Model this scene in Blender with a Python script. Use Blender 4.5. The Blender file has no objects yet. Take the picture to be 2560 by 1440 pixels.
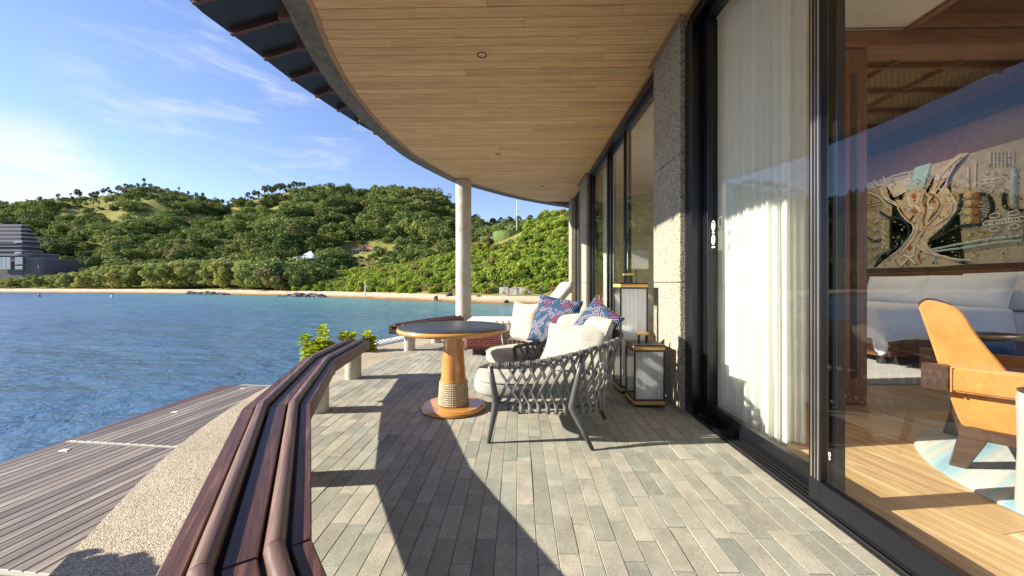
import bpy, bmesh, math, random
import numpy as np
from mathutils import Vector, Matrix, noise as mnoise
random.seed(7); rng = np.random.default_rng(7)
S = bpy.context.scene
COL = S.collection
PI = math.pi

# ------------------------------------------------------------------ camera, light, exposure
H = 1.14                      # eye above the terrace
FP = 13.0 / 36.0 * 2560       # focal length in pixels of the photograph
YAW = math.radians(1.116)
cam_d = bpy.data.cameras.new('camera'); cam = bpy.data.objects.new('camera', cam_d); COL.objects.link(cam)
cam.location = (0, 0, H); cam.rotation_euler = (PI / 2, 0, YAW)
cam_d.sensor_width = 36; cam_d.lens = 13; cam_d.shift_y = -12 / 2560
cam_d.clip_start = 0.02; cam_d.clip_end = 4000
S.camera = cam
SUN_EL = math.radians(24.4); SUN_AZ = math.radians(6.7)
LDIR = Vector((math.cos(SUN_EL) * math.cos(SUN_AZ), math.cos(SUN_EL) * math.sin(SUN_AZ), -math.sin(SUN_EL)))
sd = bpy.data.lights.new('sun', 'SUN'); sun = bpy.data.objects.new('sun', sd); COL.objects.link(sun)
sd.energy = 5.0; sd.angle = math.radians(0.5); sd.color = (1.0, 0.93, 0.80)
sun.rotation_euler = LDIR.to_track_quat('-Z', 'Y').to_euler(); sun.location = (-30, -5, 20)

W = bpy.data.worlds.new('World'); S.world = W; W.use_nodes = True
nt = W.node_tree; nt.nodes.clear()
def wn(t): return nt.nodes.new(t)
out = wn('ShaderNodeOutputWorld'); bg = wn('ShaderNodeBackground'); bg.inputs[1].default_value = 0.086
sky = wn('ShaderNodeTexSky'); sky.sky_type = 'NISHITA'; sky.sun_disc = False
sky.sun_elevation = SUN_EL; sky.sun_rotation = math.atan2(-LDIR.x, -LDIR.y)
sky.air_density = 1.0; sky.dust_density = 0.0; sky.ozone_density = 1.6; sky.altitude = 0
tc = wn('ShaderNodeTexCoord')
def vdot(v):
    n = wn('ShaderNodeVectorMath'); n.operation = 'DOT_PRODUCT'
    nt.links.new(tc.outputs['Generated'], n.inputs[0]); n.inputs[1].default_value = Vector(v).normalized(); return n.outputs['Value']
def wmath(op, a, b=None, c=None, clamp=False):
    n = wn('ShaderNodeMath'); n.operation = op; n.use_clamp = clamp
    for i, v in enumerate((a, b, c)):
        if v is None: continue
        if isinstance(v, (int, float)): n.inputs[i].default_value = v
        else: nt.links.new(v, n.inputs[i])
    return n.outputs[0]
def wramp(v, lo, hi):
    n = wn('ShaderNodeMapRange'); n.interpolation_type = 'SMOOTHSTEP'; nt.links.new(v, n.inputs[0])
    n.inputs[1].default_value = lo; n.inputs[2].default_value = hi; return n.outputs[0]
mp = wn('ShaderNodeMapping'); mp.inputs['Scale'].default_value = (2.2, 1.6, 9.0); mp.inputs['Rotation'].default_value = (0.12, 0.2, 0.3)
nt.links.new(tc.outputs['Generated'], mp.inputs[0])
nz = wn('ShaderNodeTexNoise'); nz.inputs['Scale'].default_value = 2.6; nz.inputs['Detail'].default_value = 9; nz.inputs['Roughness'].default_value = 0.62; nz.inputs['Distortion'].default_value = 0.5
nt.links.new(mp.outputs[0], nz.inputs['Vector'])
def pdir(px, py):
    u = (px - 1280) / FP; v = (708 - py) / FP; c, s = math.cos(YAW), math.sin(YAW)
    return (u * c - s, u * s + c, v)
m1 = wramp(vdot(pdir(620, 310)), 0.955, 0.998)
m2 = wramp(vdot(pdir(60, 470)), 0.991, 0.9992)
w1 = wmath('MULTIPLY', wramp(nz.outputs[0], 0.46, 0.74), m1)
w2 = wmath('MULTIPLY', wramp(nz.outputs[0], 0.25, 0.55), m2)
cm = wmath('ADD', wmath('MULTIPLY', w1, 0.5), wmath('MULTIPLY', w2, 0.9), clamp=True)
tint = wn('ShaderNodeMix'); tint.data_type = 'RGBA'; tint.blend_type = 'MULTIPLY'; tint.inputs[0].default_value = 1.0
tint.inputs[7].default_value = (0.96, 0.91, 1.10, 1)
nt.links.new(sky.outputs[0], tint.inputs[6])
cmx = wn('ShaderNodeMix'); cmx.data_type = 'RGBA'; nt.links.new(cm, cmx.inputs[0]); nt.links.new(tint.outputs[2], cmx.inputs[6])
cmx.inputs[7].default_value = (4.6, 4.75, 5.0, 1)
nt.links.new(cmx.outputs[2], bg.inputs[0]); nt.links.new(bg.outputs[0], out.inputs[0])

S.view_settings.view_transform = 'Standard'; S.view_settings.look = 'None'
S.view_settings.gamma = 1; S.view_settings.use_curve_mapping = False; S.view_settings.exposure = 1.32
S.render.engine = 'CYCLES'
S.cycles.use_denoising = True; S.cycles.max_bounces = 10; S.cycles.diffuse_bounces = 5; S.cycles.transparent_max_bounces = 16
S.cycles.sample_clamp_indirect = 6; S.cycles.caustics_reflective = False; S.cycles.caustics_refractive = False

# ------------------------------------------------------------------ helpers
def ray(px, py):
    return Vector(pdir(px, py))
def P(px, py, x=None, y=None, z=None):
    d = ray(px, py); c = Vector((0, 0, H))
    t = (z - H) / d.z if z is not None else (x / d.x if x is not None else y / d.y)
    return c + d * t
def at_depth(px, D, z=None, py=None):
    d = ray(px, py if py is not None else 708); p = Vector((0, 0, H)) + d * D
    if z is not None: p.z = z
    return p
ROOT = {}
def tag(o, label=None, cat=None, group=None, kind=None):
    if label: o['label'] = label
    if cat: o['category'] = cat
    if group: o['group'] = group
    if kind: o['kind'] = kind
    return o
def thing(name, label, cat, loc=(0, 0, 0), group=None):
    o = bpy.data.objects.new(name, None); o.empty_display_size = 0.1; COL.objects.link(o)
    o.location = loc; ROOT[o.name] = Vector(loc); return tag(o, label, cat, group)
def raw_mesh(name, V, F, mat, smooth=False, uv=None):
    me = bpy.data.meshes.new(name)
    me.from_pydata([tuple(v) for v in V], [], F)
    if mat is not None:
        for m in (mat if isinstance(mat, (list, tuple)) else [mat]): me.materials.append(m)
    if smooth: me.polygons.foreach_set('use_smooth', [True] * len(me.polygons))
    return me
def fast_mesh(name, V, nq, mat, k=4):
    """V: (n*k,3) array, faces of k consecutive verts"""
    me = bpy.data.meshes.new(name); n = len(V)
    me.vertices.add(n); me.vertices.foreach_set('co', np.ascontiguousarray(V, dtype=np.float32).ravel())
    me.loops.add(n); me.loops.foreach_set('vertex_index', np.arange(n, dtype=np.int32))
    me.polygons.add(n // k); me.polygons.foreach_set('loop_start', np.arange(0, n, k, dtype=np.int32))
    me.update(calc_edges=True); me.materials.append(mat); return me
def link(name, me, parent=None):
    o = bpy.data.objects.new(name, me); COL.objects.link(o)
    if parent is not None: o.parent = parent; ROOT[o.name] = ROOT.get(parent.name, Vector())
    return o
def obj(name, VF, mat, parent=None, smooth=False, label=None, autosmooth=None):
    V, F = VF
    off = ROOT.get(parent.name, Vector()) if parent is not None else Vector()
    me = raw_mesh(name, [Vector(v) - off for v in V], F, mat, smooth)
    if autosmooth: sharp(me, autosmooth)
    o = link(name, me, parent)
    if label: o['label'] = label
    return o
def sharp(me, deg=35):
    me.polygons.foreach_set('use_smooth', [True] * len(me.polygons))
    bm = bmesh.new(); bm.from_mesh(me)
    for e in bm.edges:
        if len(e.link_faces) == 2: e.smooth = e.calc_face_angle(0) < math.radians(deg)
    bm.to_mesh(me); bm.free()
def join(*parts):
    V = []; F = []
    for v, f in parts:
        b = len(V); V += [Vector(x) for x in v]; F += [tuple(i + b for i in q) for q in f]
    return V, F
def box(x0, x1, y0, y1, z0, z1, bev=0.0, seg=1):
    if bev <= 0:
        V = [(x0, y0, z0), (x1, y0, z0), (x1, y1, z0), (x0, y1, z0), (x0, y0, z1), (x1, y0, z1), (x1, y1, z1), (x0, y1, z1)]
        return V, [(0, 3, 2, 1), (4, 5, 6, 7), (0, 1, 5, 4), (1, 2, 6, 5), (2, 3, 7, 6), (3, 0, 4, 7)]
    bm = bmesh.new(); bmesh.ops.create_cube(bm, size=1)
    for v in bm.verts: v.co = Vector(((x0 + x1) / 2 + v.co.x * (x1 - x0), (y0 + y1) / 2 + v.co.y * (y1 - y0), (z0 + z1) / 2 + v.co.z * (z1 - z0)))
    bmesh.ops.bevel(bm, geom=bm.edges[:], offset=bev, segments=seg, profile=0.5, affect='EDGES', clamp_overlap=True)
    return take(bm)
def take(bm):
    bmesh.ops.recalc_face_normals(bm, faces=bm.faces[:])
    bm.verts.index_update(); V = [v.co.copy() for v in bm.verts]; F = [tuple(v.index for v in f.verts) for f in bm.faces]; bm.free(); return V, F
def prism(poly, z0, z1, bev=0.0):
    bm = bmesh.new(); vs = [bm.verts.new((p[0], p[1], z0)) for p in poly]; f = bm.faces.new(vs)
    r = bmesh.ops.extrude_face_region(bm, geom=[f])
    for e in r['geom']:
        if isinstance(e, bmesh.types.BMVert): e.co.z = z1
    bmesh.ops.recalc_face_normals(bm, faces=bm.faces[:])
    if bev > 0:
        bmesh.ops.bevel(bm, geom=[e for e in bm.edges], offset=bev, segments=1, affect='EDGES', clamp_overlap=True)
    return take(bm)
def tube(path, r, n=10, cap=True, flat=1.0, up=None):
    """sweep; r scalar or list; flat = ratio of second radius"""
    path = [Vector(p) for p in path]; m = len(path)
    rr = r if isinstance(r, (list, tuple)) else [r] * m
    V = []; F = []; prev = None
    for i, p in enumerate(path):
        t = (path[min(i + 1, m - 1)] - path[max(i - 1, 0)])
        t = t.normalized() if t.length > 1e-9 else Vector((0, 0, 1))
        if prev is None:
            a = Vector(up) if up is not None else (Vector((0, 0, 1)) if abs(t.z) < 0.9 else Vector((1, 0, 0)))
        else: a = prev
        a = (a - t * a.dot(t)); a.normalize(); b = t.cross(a); prev = a
        for k in range(n):
            th = 2 * PI * k / n
            V.append(p + a * (math.cos(th) * rr[i] * flat) + b * (math.sin(th) * rr[i]))
    for i in range(m - 1):
        for k in range(n):
            F.append((i * n + k, i * n + (k + 1) % n, (i + 1) * n + (k + 1) % n, (i + 1) * n + k))
    if cap:
        F.append(tuple(range(n - 1, -1, -1))); F.append(tuple((m - 1) * n + k for k in range(n)))
    return V, F
def lathe(prof, n=32, c=(0, 0, 0)):
    V = []; F = []; m = len(prof)
    for r, z in prof:
        for k in range(n):
            th = 2 * PI * k / n; V.append(Vector((c[0] + r * math.cos(th), c[1] + r * math.sin(th), c[2] + z)))
    for i in range(m - 1):
        for k in range(n):
            F.append((i * n + k, i * n + (k + 1) % n, (i + 1) * n + (k + 1) % n, (i + 1) * n + k))
    F.append(tuple(range(n - 1, -1, -1))); F.append(tuple((m - 1) * n + k for k in range(n)))
    return V, F
def catmull(pts, k=6, closed=False):
    pts = [Vector(p) for p in pts]; n = len(pts); out_ = []
    for i in range(n - 1):
        p0 = pts[max(i - 1, 0)]; p1 = pts[i]; p2 = pts[i + 1]; p3 = pts[min(i + 2, n - 1)]
        for j in range(k):
            t = j / k
            out_.append(0.5 * ((2 * p1) + (p2 - p0) * t + (2 * p0 - 5 * p1 + 4 * p2 - p3) * t * t + (3 * p1 - p0 - 3 * p2 + p3) * t ** 3))
    out_.append(pts[-1]); return out_
def resample(path, n):
    path = [Vector(p) for p in path]; L = [0]
    for a, b in zip(path, path[1:]): L.append(L[-1] + (b - a).length)
    out_ = []; j = 0
    for i in range(n):
        s = L[-1] * i / (n - 1)
        while j < len(L) - 2 and L[j + 1] < s: j += 1
        t = (s - L[j]) / max(1e-9, L[j + 1] - L[j]); out_.append(path[j].lerp(path[j + 1], min(max(t, 0), 1)))
    return out_
def lerp(a, b, t): return a + (b - a) * t
def copy_tree(o, parent=None):
    c = o.copy(); COL.objects.link(c); c.parent = parent
    for ch in [x for x in o.children]: copy_tree(ch, c)
    return c

# ------------------------------------------------------------------ materials
class M:
    def __init__(s, name, rough=0.6, spec=0.5):
        s.m = bpy.data.materials.new(name); s.m.use_nodes = True; s.t = s.m.node_tree; s.b = s.t.nodes['Principled BSDF']
        s.b.inputs['Roughness'].default_value = rough; s.b.inputs['Specular IOR Level'].default_value = spec
    def n(s, t, **k):
        x = s.t.nodes.new(t)
        for a, v in k.items(): setattr(x, a, v)
        return x
    def l(s, a, b): s.t.links.new(a, b)
    def coord(s, scale=(1, 1, 1), rot=(0, 0, 0), rnd=0.0, which='Object'):
        tc_ = s.n('ShaderNodeTexCoord'); mp_ = s.n('ShaderNodeMapping'); mp_.inputs['Scale'].default_value = scale; mp_.inputs['Rotation'].default_value = rot
        s.l(tc_.outputs[which], mp_.inputs[0]); v = mp_.outputs[0]
        if rnd:
            oi = s.n('ShaderNodeObjectInfo'); mu = s.n('ShaderNodeMath', operation='MULTIPLY'); mu.inputs[1].default_value = rnd
            s.l(oi.outputs['Random'], mu.inputs[0]); ad = s.n('ShaderNodeVectorMath', operation='ADD'); s.l(v, ad.inputs[0]); s.l(mu.outputs[0], ad.inputs[1]); v = ad.outputs[0]
        return v
    def noise(s, vec, scale, detail=4, rough=0.55, dist=0.0):
        x = s.n('ShaderNodeTexNoise'); x.inputs['Scale'].default_value = scale; x.inputs['Detail'].default_value = detail
        x.inputs['Roughness'].default_value = rough; x.inputs['Distortion'].default_value = dist
        if vec is not None: s.l(vec, x.inputs['Vector'])
        return x.outputs[0]
    def ramp(s, fac, stops):
        x = s.n('ShaderNodeValToRGB'); e = x.color_ramp.elements
        while len(e) < len(stops): e.new(0.5)
        for i, (p, c) in enumerate(stops): e[i].position = p; e[i].color = (c[0], c[1], c[2], 1) if not isinstance(c, (int, float)) else (c, c, c, 1)
        s.l(fac, x.inputs[0]); return x.outputs[0]
    def mix(s, fac, a, b, blend='MIX'):
        x = s.n('ShaderNodeMix', data_type='RGBA', blend_type=blend)
        for i, v in ((0, fac), (6, a), (7, b)):
            if isinstance(v, (int, float)): x.inputs[i].default_value = v
            elif isinstance(v, tuple): x.inputs[i].default_value = (v[0], v[1], v[2], 1)
            else: s.l(v, x.inputs[i])
        return x.outputs[2]
    def math(s, op, a, b=None, clamp=False):
        x = s.n('ShaderNodeMath', operation=op, use_clamp=clamp)
        for i, v in enumerate((a, b)):
            if v is None: continue
            if isinstance(v, (int, float)): x.inputs[i].default_value = v
            else: s.l(v, x.inputs[i])
        return x.outputs[0]
    def rnd(s): return s.n('ShaderNodeObjectInfo').outputs['Random']
    def bump(s, h, strength=0.3, dist=0.01):
        x = s.n('ShaderNodeBump'); x.inputs['Strength'].default_value = strength; x.inputs['Distance'].default_value = dist
        s.l(h, x.inputs['Height']); s.l(x.outputs[0], s.b.inputs['Normal']); return x
    def col(s, c):
        if isinstance(c, tuple): s.b.inputs['Base Color'].default_value = (c[0], c[1], c[2], 1)
        else: s.l(c, s.b.inputs['Base Color'])
    def rough(s, v): s.l(v, s.b.inputs['Roughness'])

def wood(name, dark, mid, light, axis=0, rotz=0.0, rough=0.45, sc=1.0, var=0.35, coat=0.0, bump=0.15, grain=16):
    m = M(name, rough); scl = [grain * sc] * 3; scl[axis] = 0.9 * sc
    v = m.coord(tuple(scl), (0, 0, 0) if not rotz else (0, 0, rotz), rnd=40.0)
    if rotz:   # rotate first, then stretch
        tc_ = m.n('ShaderNodeTexCoord'); a = m.n('ShaderNodeMapping'); a.inputs['Rotation'].default_value = (0, 0, rotz); m.l(tc_.outputs['Object'], a.inputs[0])
        b = m.n('ShaderNodeMapping'); b.inputs['Scale'].default_value = tuple(scl); m.l(a.outputs[0], b.inputs[0])
        ad = m.n('ShaderNodeVectorMath', operation='ADD'); m.l(b.outputs[0], ad.inputs[0]); mu = m.math('MULTIPLY', m.rnd(), 40.0); m.l(mu, ad.inputs[1]); v = ad.outputs[0]
    a = m.noise(v, 1.1, 6, 0.6, 1.2); b = m.noise(v, 5.0, 3, 0.6, 0.2)
    f = m.math('ADD', m.math('MULTIPLY', a, 0.72), m.math('MULTIPLY', b, 0.28))
    c = m.ramp(f, [(0.30, dark), (0.50, mid), (0.70, light)])
    k = m.math('ADD', m.math('MULTIPLY', m.rnd(), var), 1 - var / 2)
    g = m.n('ShaderNodeCombineColor'); [m.l(k, g.inputs[i]) for i in range(3)]
    m.col(m.mix(1.0, c, g.outputs[0], 'MULTIPLY'))
    m.bump(f, bump, 0.004)
    if coat: m.b.inputs['Coat Weight'].default_value = coat; m.b.inputs['Coat Roughness'].default_value = 0.12
    return m.m
def plain(name, c, rough=0.5, spec=0.5, metal=0.0, nz=0.12, nsc=8.0, bump=0.0, bsc=200.0):
    m = M(name, rough, spec); m.b.inputs['Metallic'].default_value = metal
    v = m.coord(); a = m.noise(v, nsc, 5)
    m.col(m.mix(1.0, c, m.ramp(a, [(0.2, 1 - nz), (0.8, 1 + nz)]), 'MULTIPLY'))
    if bump: m.bump(m.noise(v, bsc, 2), bump, 0.003)
    return m.m
def fabric(name, c, weave=420.0, nz=0.18, rough=0.95, speck=0.35):
    m = M(name, rough, 0.15); v = m.coord()
    wa = m.n('ShaderNodeTexVoronoi'); wa.inputs['Scale'].default_value = weave; m.l(v, wa.inputs['Vector'])
    a = m.noise(v, 9, 4); s = m.noise(v, weave * 0.5, 2, 0.7)
    cc = m.mix(1.0, c, m.ramp(a, [(0.25, 1 - nz), (0.75, 1 + nz * 0.5)]), 'MULTIPLY')
    cc = m.mix(1.0, cc, m.ramp(s, [(0.3, 1 - speck), (0.62, 1.08)]), 'MULTIPLY')
    m.col(cc); m.bump(wa.outputs['Distance'], 0.5, 0.002)
    m.b.inputs['Sheen Weight'].default_value = 0.15
    return m.m
MT = {}
MT['soffit'] = wood('soffit_oak', (0.44, 0.255, 0.105), (0.64, 0.40, 0.18), (0.76, 0.515, 0.265), 0, rough=0.62, sc=1.1, var=0.22, grain=18)
MT['joint'] = plain('dark_joint', (0.045, 0.025, 0.012), 0.8)
MT['trim_wood'] = wood('trim_wood', (0.22, 0.12, 0.05), (0.33, 0.19, 0.085), (0.42, 0.26, 0.12), 1, rough=0.5)
MT['bench'] = wood('bench_hardwood', (0.024, 0.009, 0.007), (0.072, 0.028, 0.020), (0.19, 0.088, 0.062), 1, rotz=math.radians(-30), rough=0.47, sc=1.6, var=0.5, bump=0.4, grain=22)
MT['bench_rail'] = wood('bench_rail_wood', (0.065, 0.03, 0.019), (0.15, 0.085, 0.058), (0.30, 0.195, 0.14), 1, rotz=math.radians(-30), rough=0.36, sc=1.2, var=0.25, bump=0.2, grain=22)
MT['deck'] = wood('deck_boards', (0.095, 0.072, 0.057), (0.195, 0.158, 0.130), (0.36, 0.31, 0.265), 1, rough=0.55, sc=0.9, var=0.6, bump=0.2, grain=20)
MT['int_floor'] = wood('interior_oak_floor', (0.27, 0.15, 0.06), (0.45, 0.28, 0.125), (0.66, 0.48, 0.28), 1, rough=0.4, sc=1.0, var=0.16, bump=0.12, grain=20)
MT['teak'] = wood('golden_teak', (0.36, 0.14, 0.025), (0.52, 0.225, 0.045), (0.62, 0.31, 0.08), 2, rough=0.3, sc=0.8, var=0.1, coat=0.7, bump=0.05)
MT['teak_x'] = wood('golden_teak_flat', (0.40, 0.16, 0.03), (0.55, 0.25, 0.055), (0.64, 0.33, 0.09), 0, rough=0.3, sc=0.8, var=0.1, coat=0.7, bump=0.05)
MT['brown_wood'] = wood('interior_brown_wood', (0.10, 0.034, 0.012), (0.20, 0.075, 0.028), (0.29, 0.125, 0.052), 2, rough=0.35, var=0.3)
MT['brown_x'] = wood('interior_brown_beam', (0.10, 0.036, 0.015), (0.20, 0.08, 0.033), (0.28, 0.125, 0.058), 0, rough=0.4, var=0.3)
MT['walnut'] = wood('walnut', (0.03, 0.016, 0.01), (0.065, 0.033, 0.02), (0.10, 0.056, 0.034), 0, rough=0.35, sc=0.7, rotz=0.8)
MT['rafter'] = wood('rafter_wood', (0.06, 0.022, 0.014), (0.12, 0.048, 0.03), (0.18, 0.08, 0.05), 0, rough=0.5)
MT['black'] = plain('black_aluminium', (0.006, 0.0065, 0.009), 0.28, 0.5, 0.0, 0.15, 3.0)
MT['black_matte'] = plain('black_matte_metal', (0.010, 0.010, 0.011), 0.45, 0.5)
MT['roof_metal'] = plain('dark_roof_sheet', (0.035, 0.038, 0.046), 0.4, 0.5, 0.2)
MT['steel'] = plain('brushed_steel', (0.55, 0.52, 0.47), 0.3, 0.5, 0.9)
MT['white_paint'] = plain('white_plaster', (0.74, 0.72, 0.66), 0.8, 0.3, 0.0, 0.05)
MT['cream_wall'] = plain('cream_wall', (0.55, 0.50, 0.40), 0.85, 0.3)
MT['frame_grey'] = plain('anthracite_tube', (0.075, 0.073, 0.068), 0.42, 0.5, 0.0, 0.1, 12)
MT['rope'] = fabric('grey_strap', (0.20, 0.192, 0.17), 500, 0.1, 0.9, 0.25)
MT['linen'] = fabric('beige_linen', (0.47, 0.44, 0.37), 300, 0.12, 0.95, 0.5)
MT['canvas'] = fabric('cream_canvas', (0.58, 0.56, 0.49), 500, 0.06, 0.9, 0.12)
MT['sheet'] = fabric('white_sheet', (0.82, 0.84, 0.86), 900, 0.05, 0.8, 0.05)
MT['orange'] = fabric('tan_velvet', (0.56, 0.235, 0.06), 700, 0.25, 0.85, 0.2)
MT['denim'] = fabric('blue_fabric', (0.03, 0.07, 0.16), 400, 0.3)
MT['grey_wood'] = wood('silvery_bark', (0.24, 0.23, 0.2), (0.38, 0.37, 0.33), (0.52, 0.51, 0.47), 2, rough=0.6)
MT['slate'] = plain('slate_top', (0.035, 0.037, 0.042), 0.33, 0.5, 0.0, 0.3, 5.0)
MT['paper'] = plain('paper_shade', (0.78, 0.76, 0.68), 0.8, 0.2)
def m_concrete(name, a, b, c, sc=3.0):
    m = M(name, 0.75, 0.3); v = m.coord(); n1 = m.noise(v, sc, 7, 0.65, 0.4); n2 = m.noise(v, 60, 3)
    cc = m.ramp(n1, [(0.3, a), (0.5, b), (0.7, c)])
    m.col(m.mix(0.25, cc, m.ramp(n2, [(0.3, 0.2), (0.7, 0.8)]), 'OVERLAY')); m.bump(n2, 0.25, 0.003); return m.m
MT['concrete'] = m_concrete('column_concrete', (0.36, 0.31, 0.23), (0.49, 0.45, 0.37), (0.60, 0.57, 0.50))
MT['terrazzo'] = m_concrete('beam_terrazzo', (0.10, 0.095, 0.078), (0.155, 0.147, 0.122), (0.21, 0.2, 0.17), 9)
def m_aggregate(name, scale, stops, bump=0.8):
    m = M(name, 0.7, 0.35); v = m.coord(); vo = m.n('ShaderNodeTexVoronoi'); vo.inputs['Scale'].default_value = scale; m.l(v, vo.inputs['Vector'])
    sep = m.n('ShaderNodeSeparateColor'); m.l(vo.outputs['Color'], sep.inputs[0])
    c = m.ramp(sep.outputs[0], stops); big = m.noise(v, 1.6, 4)
    m.col(m.mix(1.0, c, m.ramp(big, [(0.3, 0.82), (0.7, 1.1)]), 'MULTIPLY'))
    inv = m.math('SUBTRACT', 1.0, vo.outputs['Distance']); m.bump(inv, bump, 0.006); return m.m
MT['aggregate'] = m_aggregate('washed_pebble', 170, [(0.0, (0.20, 0.155, 0.10)), (0.25, (0.36, 0.29, 0.195)), (0.6, (0.49, 0.41, 0.29)), (1.0, (0.61, 0.54, 0.41))], 0.5)
MT['pillar'] = m_aggregate('pillar_pebbledash', 125, [(0.0, (0.085, 0.074, 0.058)), (0.35, (0.28, 0.235, 0.17)), (0.7, (0.45, 0.39, 0.29)), (1.0, (0.62, 0.555, 0.43))], 0.6)
def m_slab():
    m = M('terrace_stone', 0.62, 0.4); geo = m.n('ShaderNodeNewGeometry')
    r = m.math('FRACT', m.math('ADD', m.rnd(), geo.outputs['Random Per Island']))
    v = m.coord(rnd=30.0)
    base = m.ramp(r, [(0.0, (0.255, 0.25, 0.205)), (0.18, (0.315, 0.295, 0.235)), (0.36, (0.365, 0.335, 0.265)), (0.55, (0.29, 0.30, 0.245)), (0.72, (0.395, 0.36, 0.285)), (0.88, (0.34, 0.325, 0.265)), (1.0, (0.235, 0.24, 0.20))])
    a = m.noise(v, 7, 6, 0.65); b = m.noise(v, 170, 2, 0.6); big = m.noise(m.coord(), 2.2, 4)
    c = m.mix(1.0, base, m.ramp(a, [(0.25, 0.74), (0.7, 1.2)]), 'MULTIPLY')
    c = m.mix(1.0, c, m.ramp(b, [(0.28, 0.62), (0.42, 1.0), (0.66, 1.25)]), 'MULTIPLY')
    c = m.mix(1.0, c, m.ramp(big, [(0.3, 0.88), (0.7, 1.1)]), 'MULTIPLY')
    vo = m.n('ShaderNodeTexVoronoi'); vo.inputs['Scale'].default_value = 9.0; m.l(m.coord(), vo.inputs['Vector'])
    c = m.mix(m.ramp(vo.outputs['Distance'], [(0.035, 0.55), (0.06, 0.0)]), c, (0.11, 0.10, 0.085))
    st = m.noise(m.coord((1, 1, 1)), 0.9, 6, 0.7, 0.8); c = m.mix(m.ramp(st, [(0.52, 0.0), (0.72, 0.45)]), c, (0.20, 0.19, 0.16))
    m.col(c); m.bump(m.math('ADD', a, m.math('MULTIPLY', b, 0.5)), 0.35, 0.004); return m.m
MT['slab'] = m_slab()
MT['grout'] = plain('grout', (0.25, 0.235, 0.195), 0.9, 0.2, 0, 0.3, 30)
def m_glass(name, tint_, ior):
    m = bpy.data.materials.new(name); m.use_nodes = True; t = m.node_tree; t.nodes.clear()
    o = t.nodes.new('ShaderNodeOutputMaterial'); mx = t.nodes.new('ShaderNodeMixShader'); tr = t.nodes.new('ShaderNodeBsdfTransparent'); gl = t.nodes.new('ShaderNodeBsdfGlossy')
    tr.inputs[0].default_value = (*tint_, 1); gl.inputs['Roughness'].default_value = 0.0; gl.inputs[0].default_value = (0.95, 0.97, 1, 1)
    fr = t.nodes.new('ShaderNodeFresnel'); fr.inputs[0].default_value = ior; ge = t.nodes.new('ShaderNodeNewGeometry')
    iv = t.nodes.new('ShaderNodeMath'); iv.operation = 'SUBTRACT'; iv.inputs[0].default_value = 1; t.links.new(ge.outputs['Backfacing'], iv.inputs[1])
    mu = t.nodes.new('ShaderNodeMath'); mu.operation = 'MULTIPLY'; t.links.new(fr.outputs[0], mu.inputs[0]); t.links.new(iv.outputs[0], mu.inputs[1])
    t.links.new(mu.outputs[0], mx.inputs[0]); t.links.new(tr.outputs[0], mx.inputs[1]); t.links.new(gl.outputs[0], mx.inputs[2]); t.links.new(mx.outputs[0], o.inputs[0]); return m
MT['glass'] = m_glass('window_glass', (0.985, 0.99, 0.985), 1.62)
MT['lantern_glass'] = m_glass('lantern_glass', (0.93, 0.95, 0.95), 1.5)
def m_ribbed():
    m = M('ribbed_glass', 0.25, 0.5); m.col((0.90, 0.91, 0.90)); m.b.inputs['Transmission Weight'].default_value = 0.0
    tr = m.n('ShaderNodeBsdfTransparent'); tr.inputs[0].default_value = (0.95, 0.97, 0.97, 1); mx = m.n('ShaderNodeMixShader'); mx.inputs[0].default_value = 0.55
    tl = m.n('ShaderNodeBsdfTranslucent'); tl.inputs[0].default_value = (0.95, 0.95, 0.93, 1); md = m.n('ShaderNodeMixShader'); md.inputs[0].default_value = 0.55; m.l(m.b.outputs[0], md.inputs[1]); m.l(tl.outputs[0], md.inputs[2])
    o = m.t.nodes['Material Output']; m.l(tr.outputs[0], mx.inputs[1]); m.l(md.outputs[0], mx.inputs[2]); m.l(mx.outputs[0], o.inputs[0]); return m.m
MT['ribbed'] = m_ribbed()
MT['candle'] = plain('white_candle', (0.82, 0.82, 0.80), 0.5)
def m_curtain():
    m = M('sheer_curtain', 0.9, 0.1); m.col((0.88, 0.90, 0.83))
    tl = m.n('ShaderNodeBsdfTranslucent'); tl.inputs[0].default_value = (0.88, 0.90, 0.80, 1); mx = m.n('ShaderNodeMixShader'); mx.inputs[0].default_value = 0.45
    tr = m.n('ShaderNodeBsdfTransparent'); m2 = m.n('ShaderNodeMixShader')
    v = m.coord((1, 1, 1)); a = m.noise(v, 60, 3); m2f = m.ramp(a, [(0.3, 0.02), (0.8, 0.10)]); m.l(m2f, m2.inputs[0])
    o = m.t.nodes['Material Output']; m.l(m.b.outputs[0], mx.inputs[1]); m.l(tl.outputs[0], mx.inputs[2]); m.l(mx.outputs[0], m2.inputs[1]); m.l(tr.outputs[0], m2.inputs[2]); m.l(m2.outputs[0], o.inputs[0]); return m.m
MT['curtain'] = m_curtain()
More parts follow.
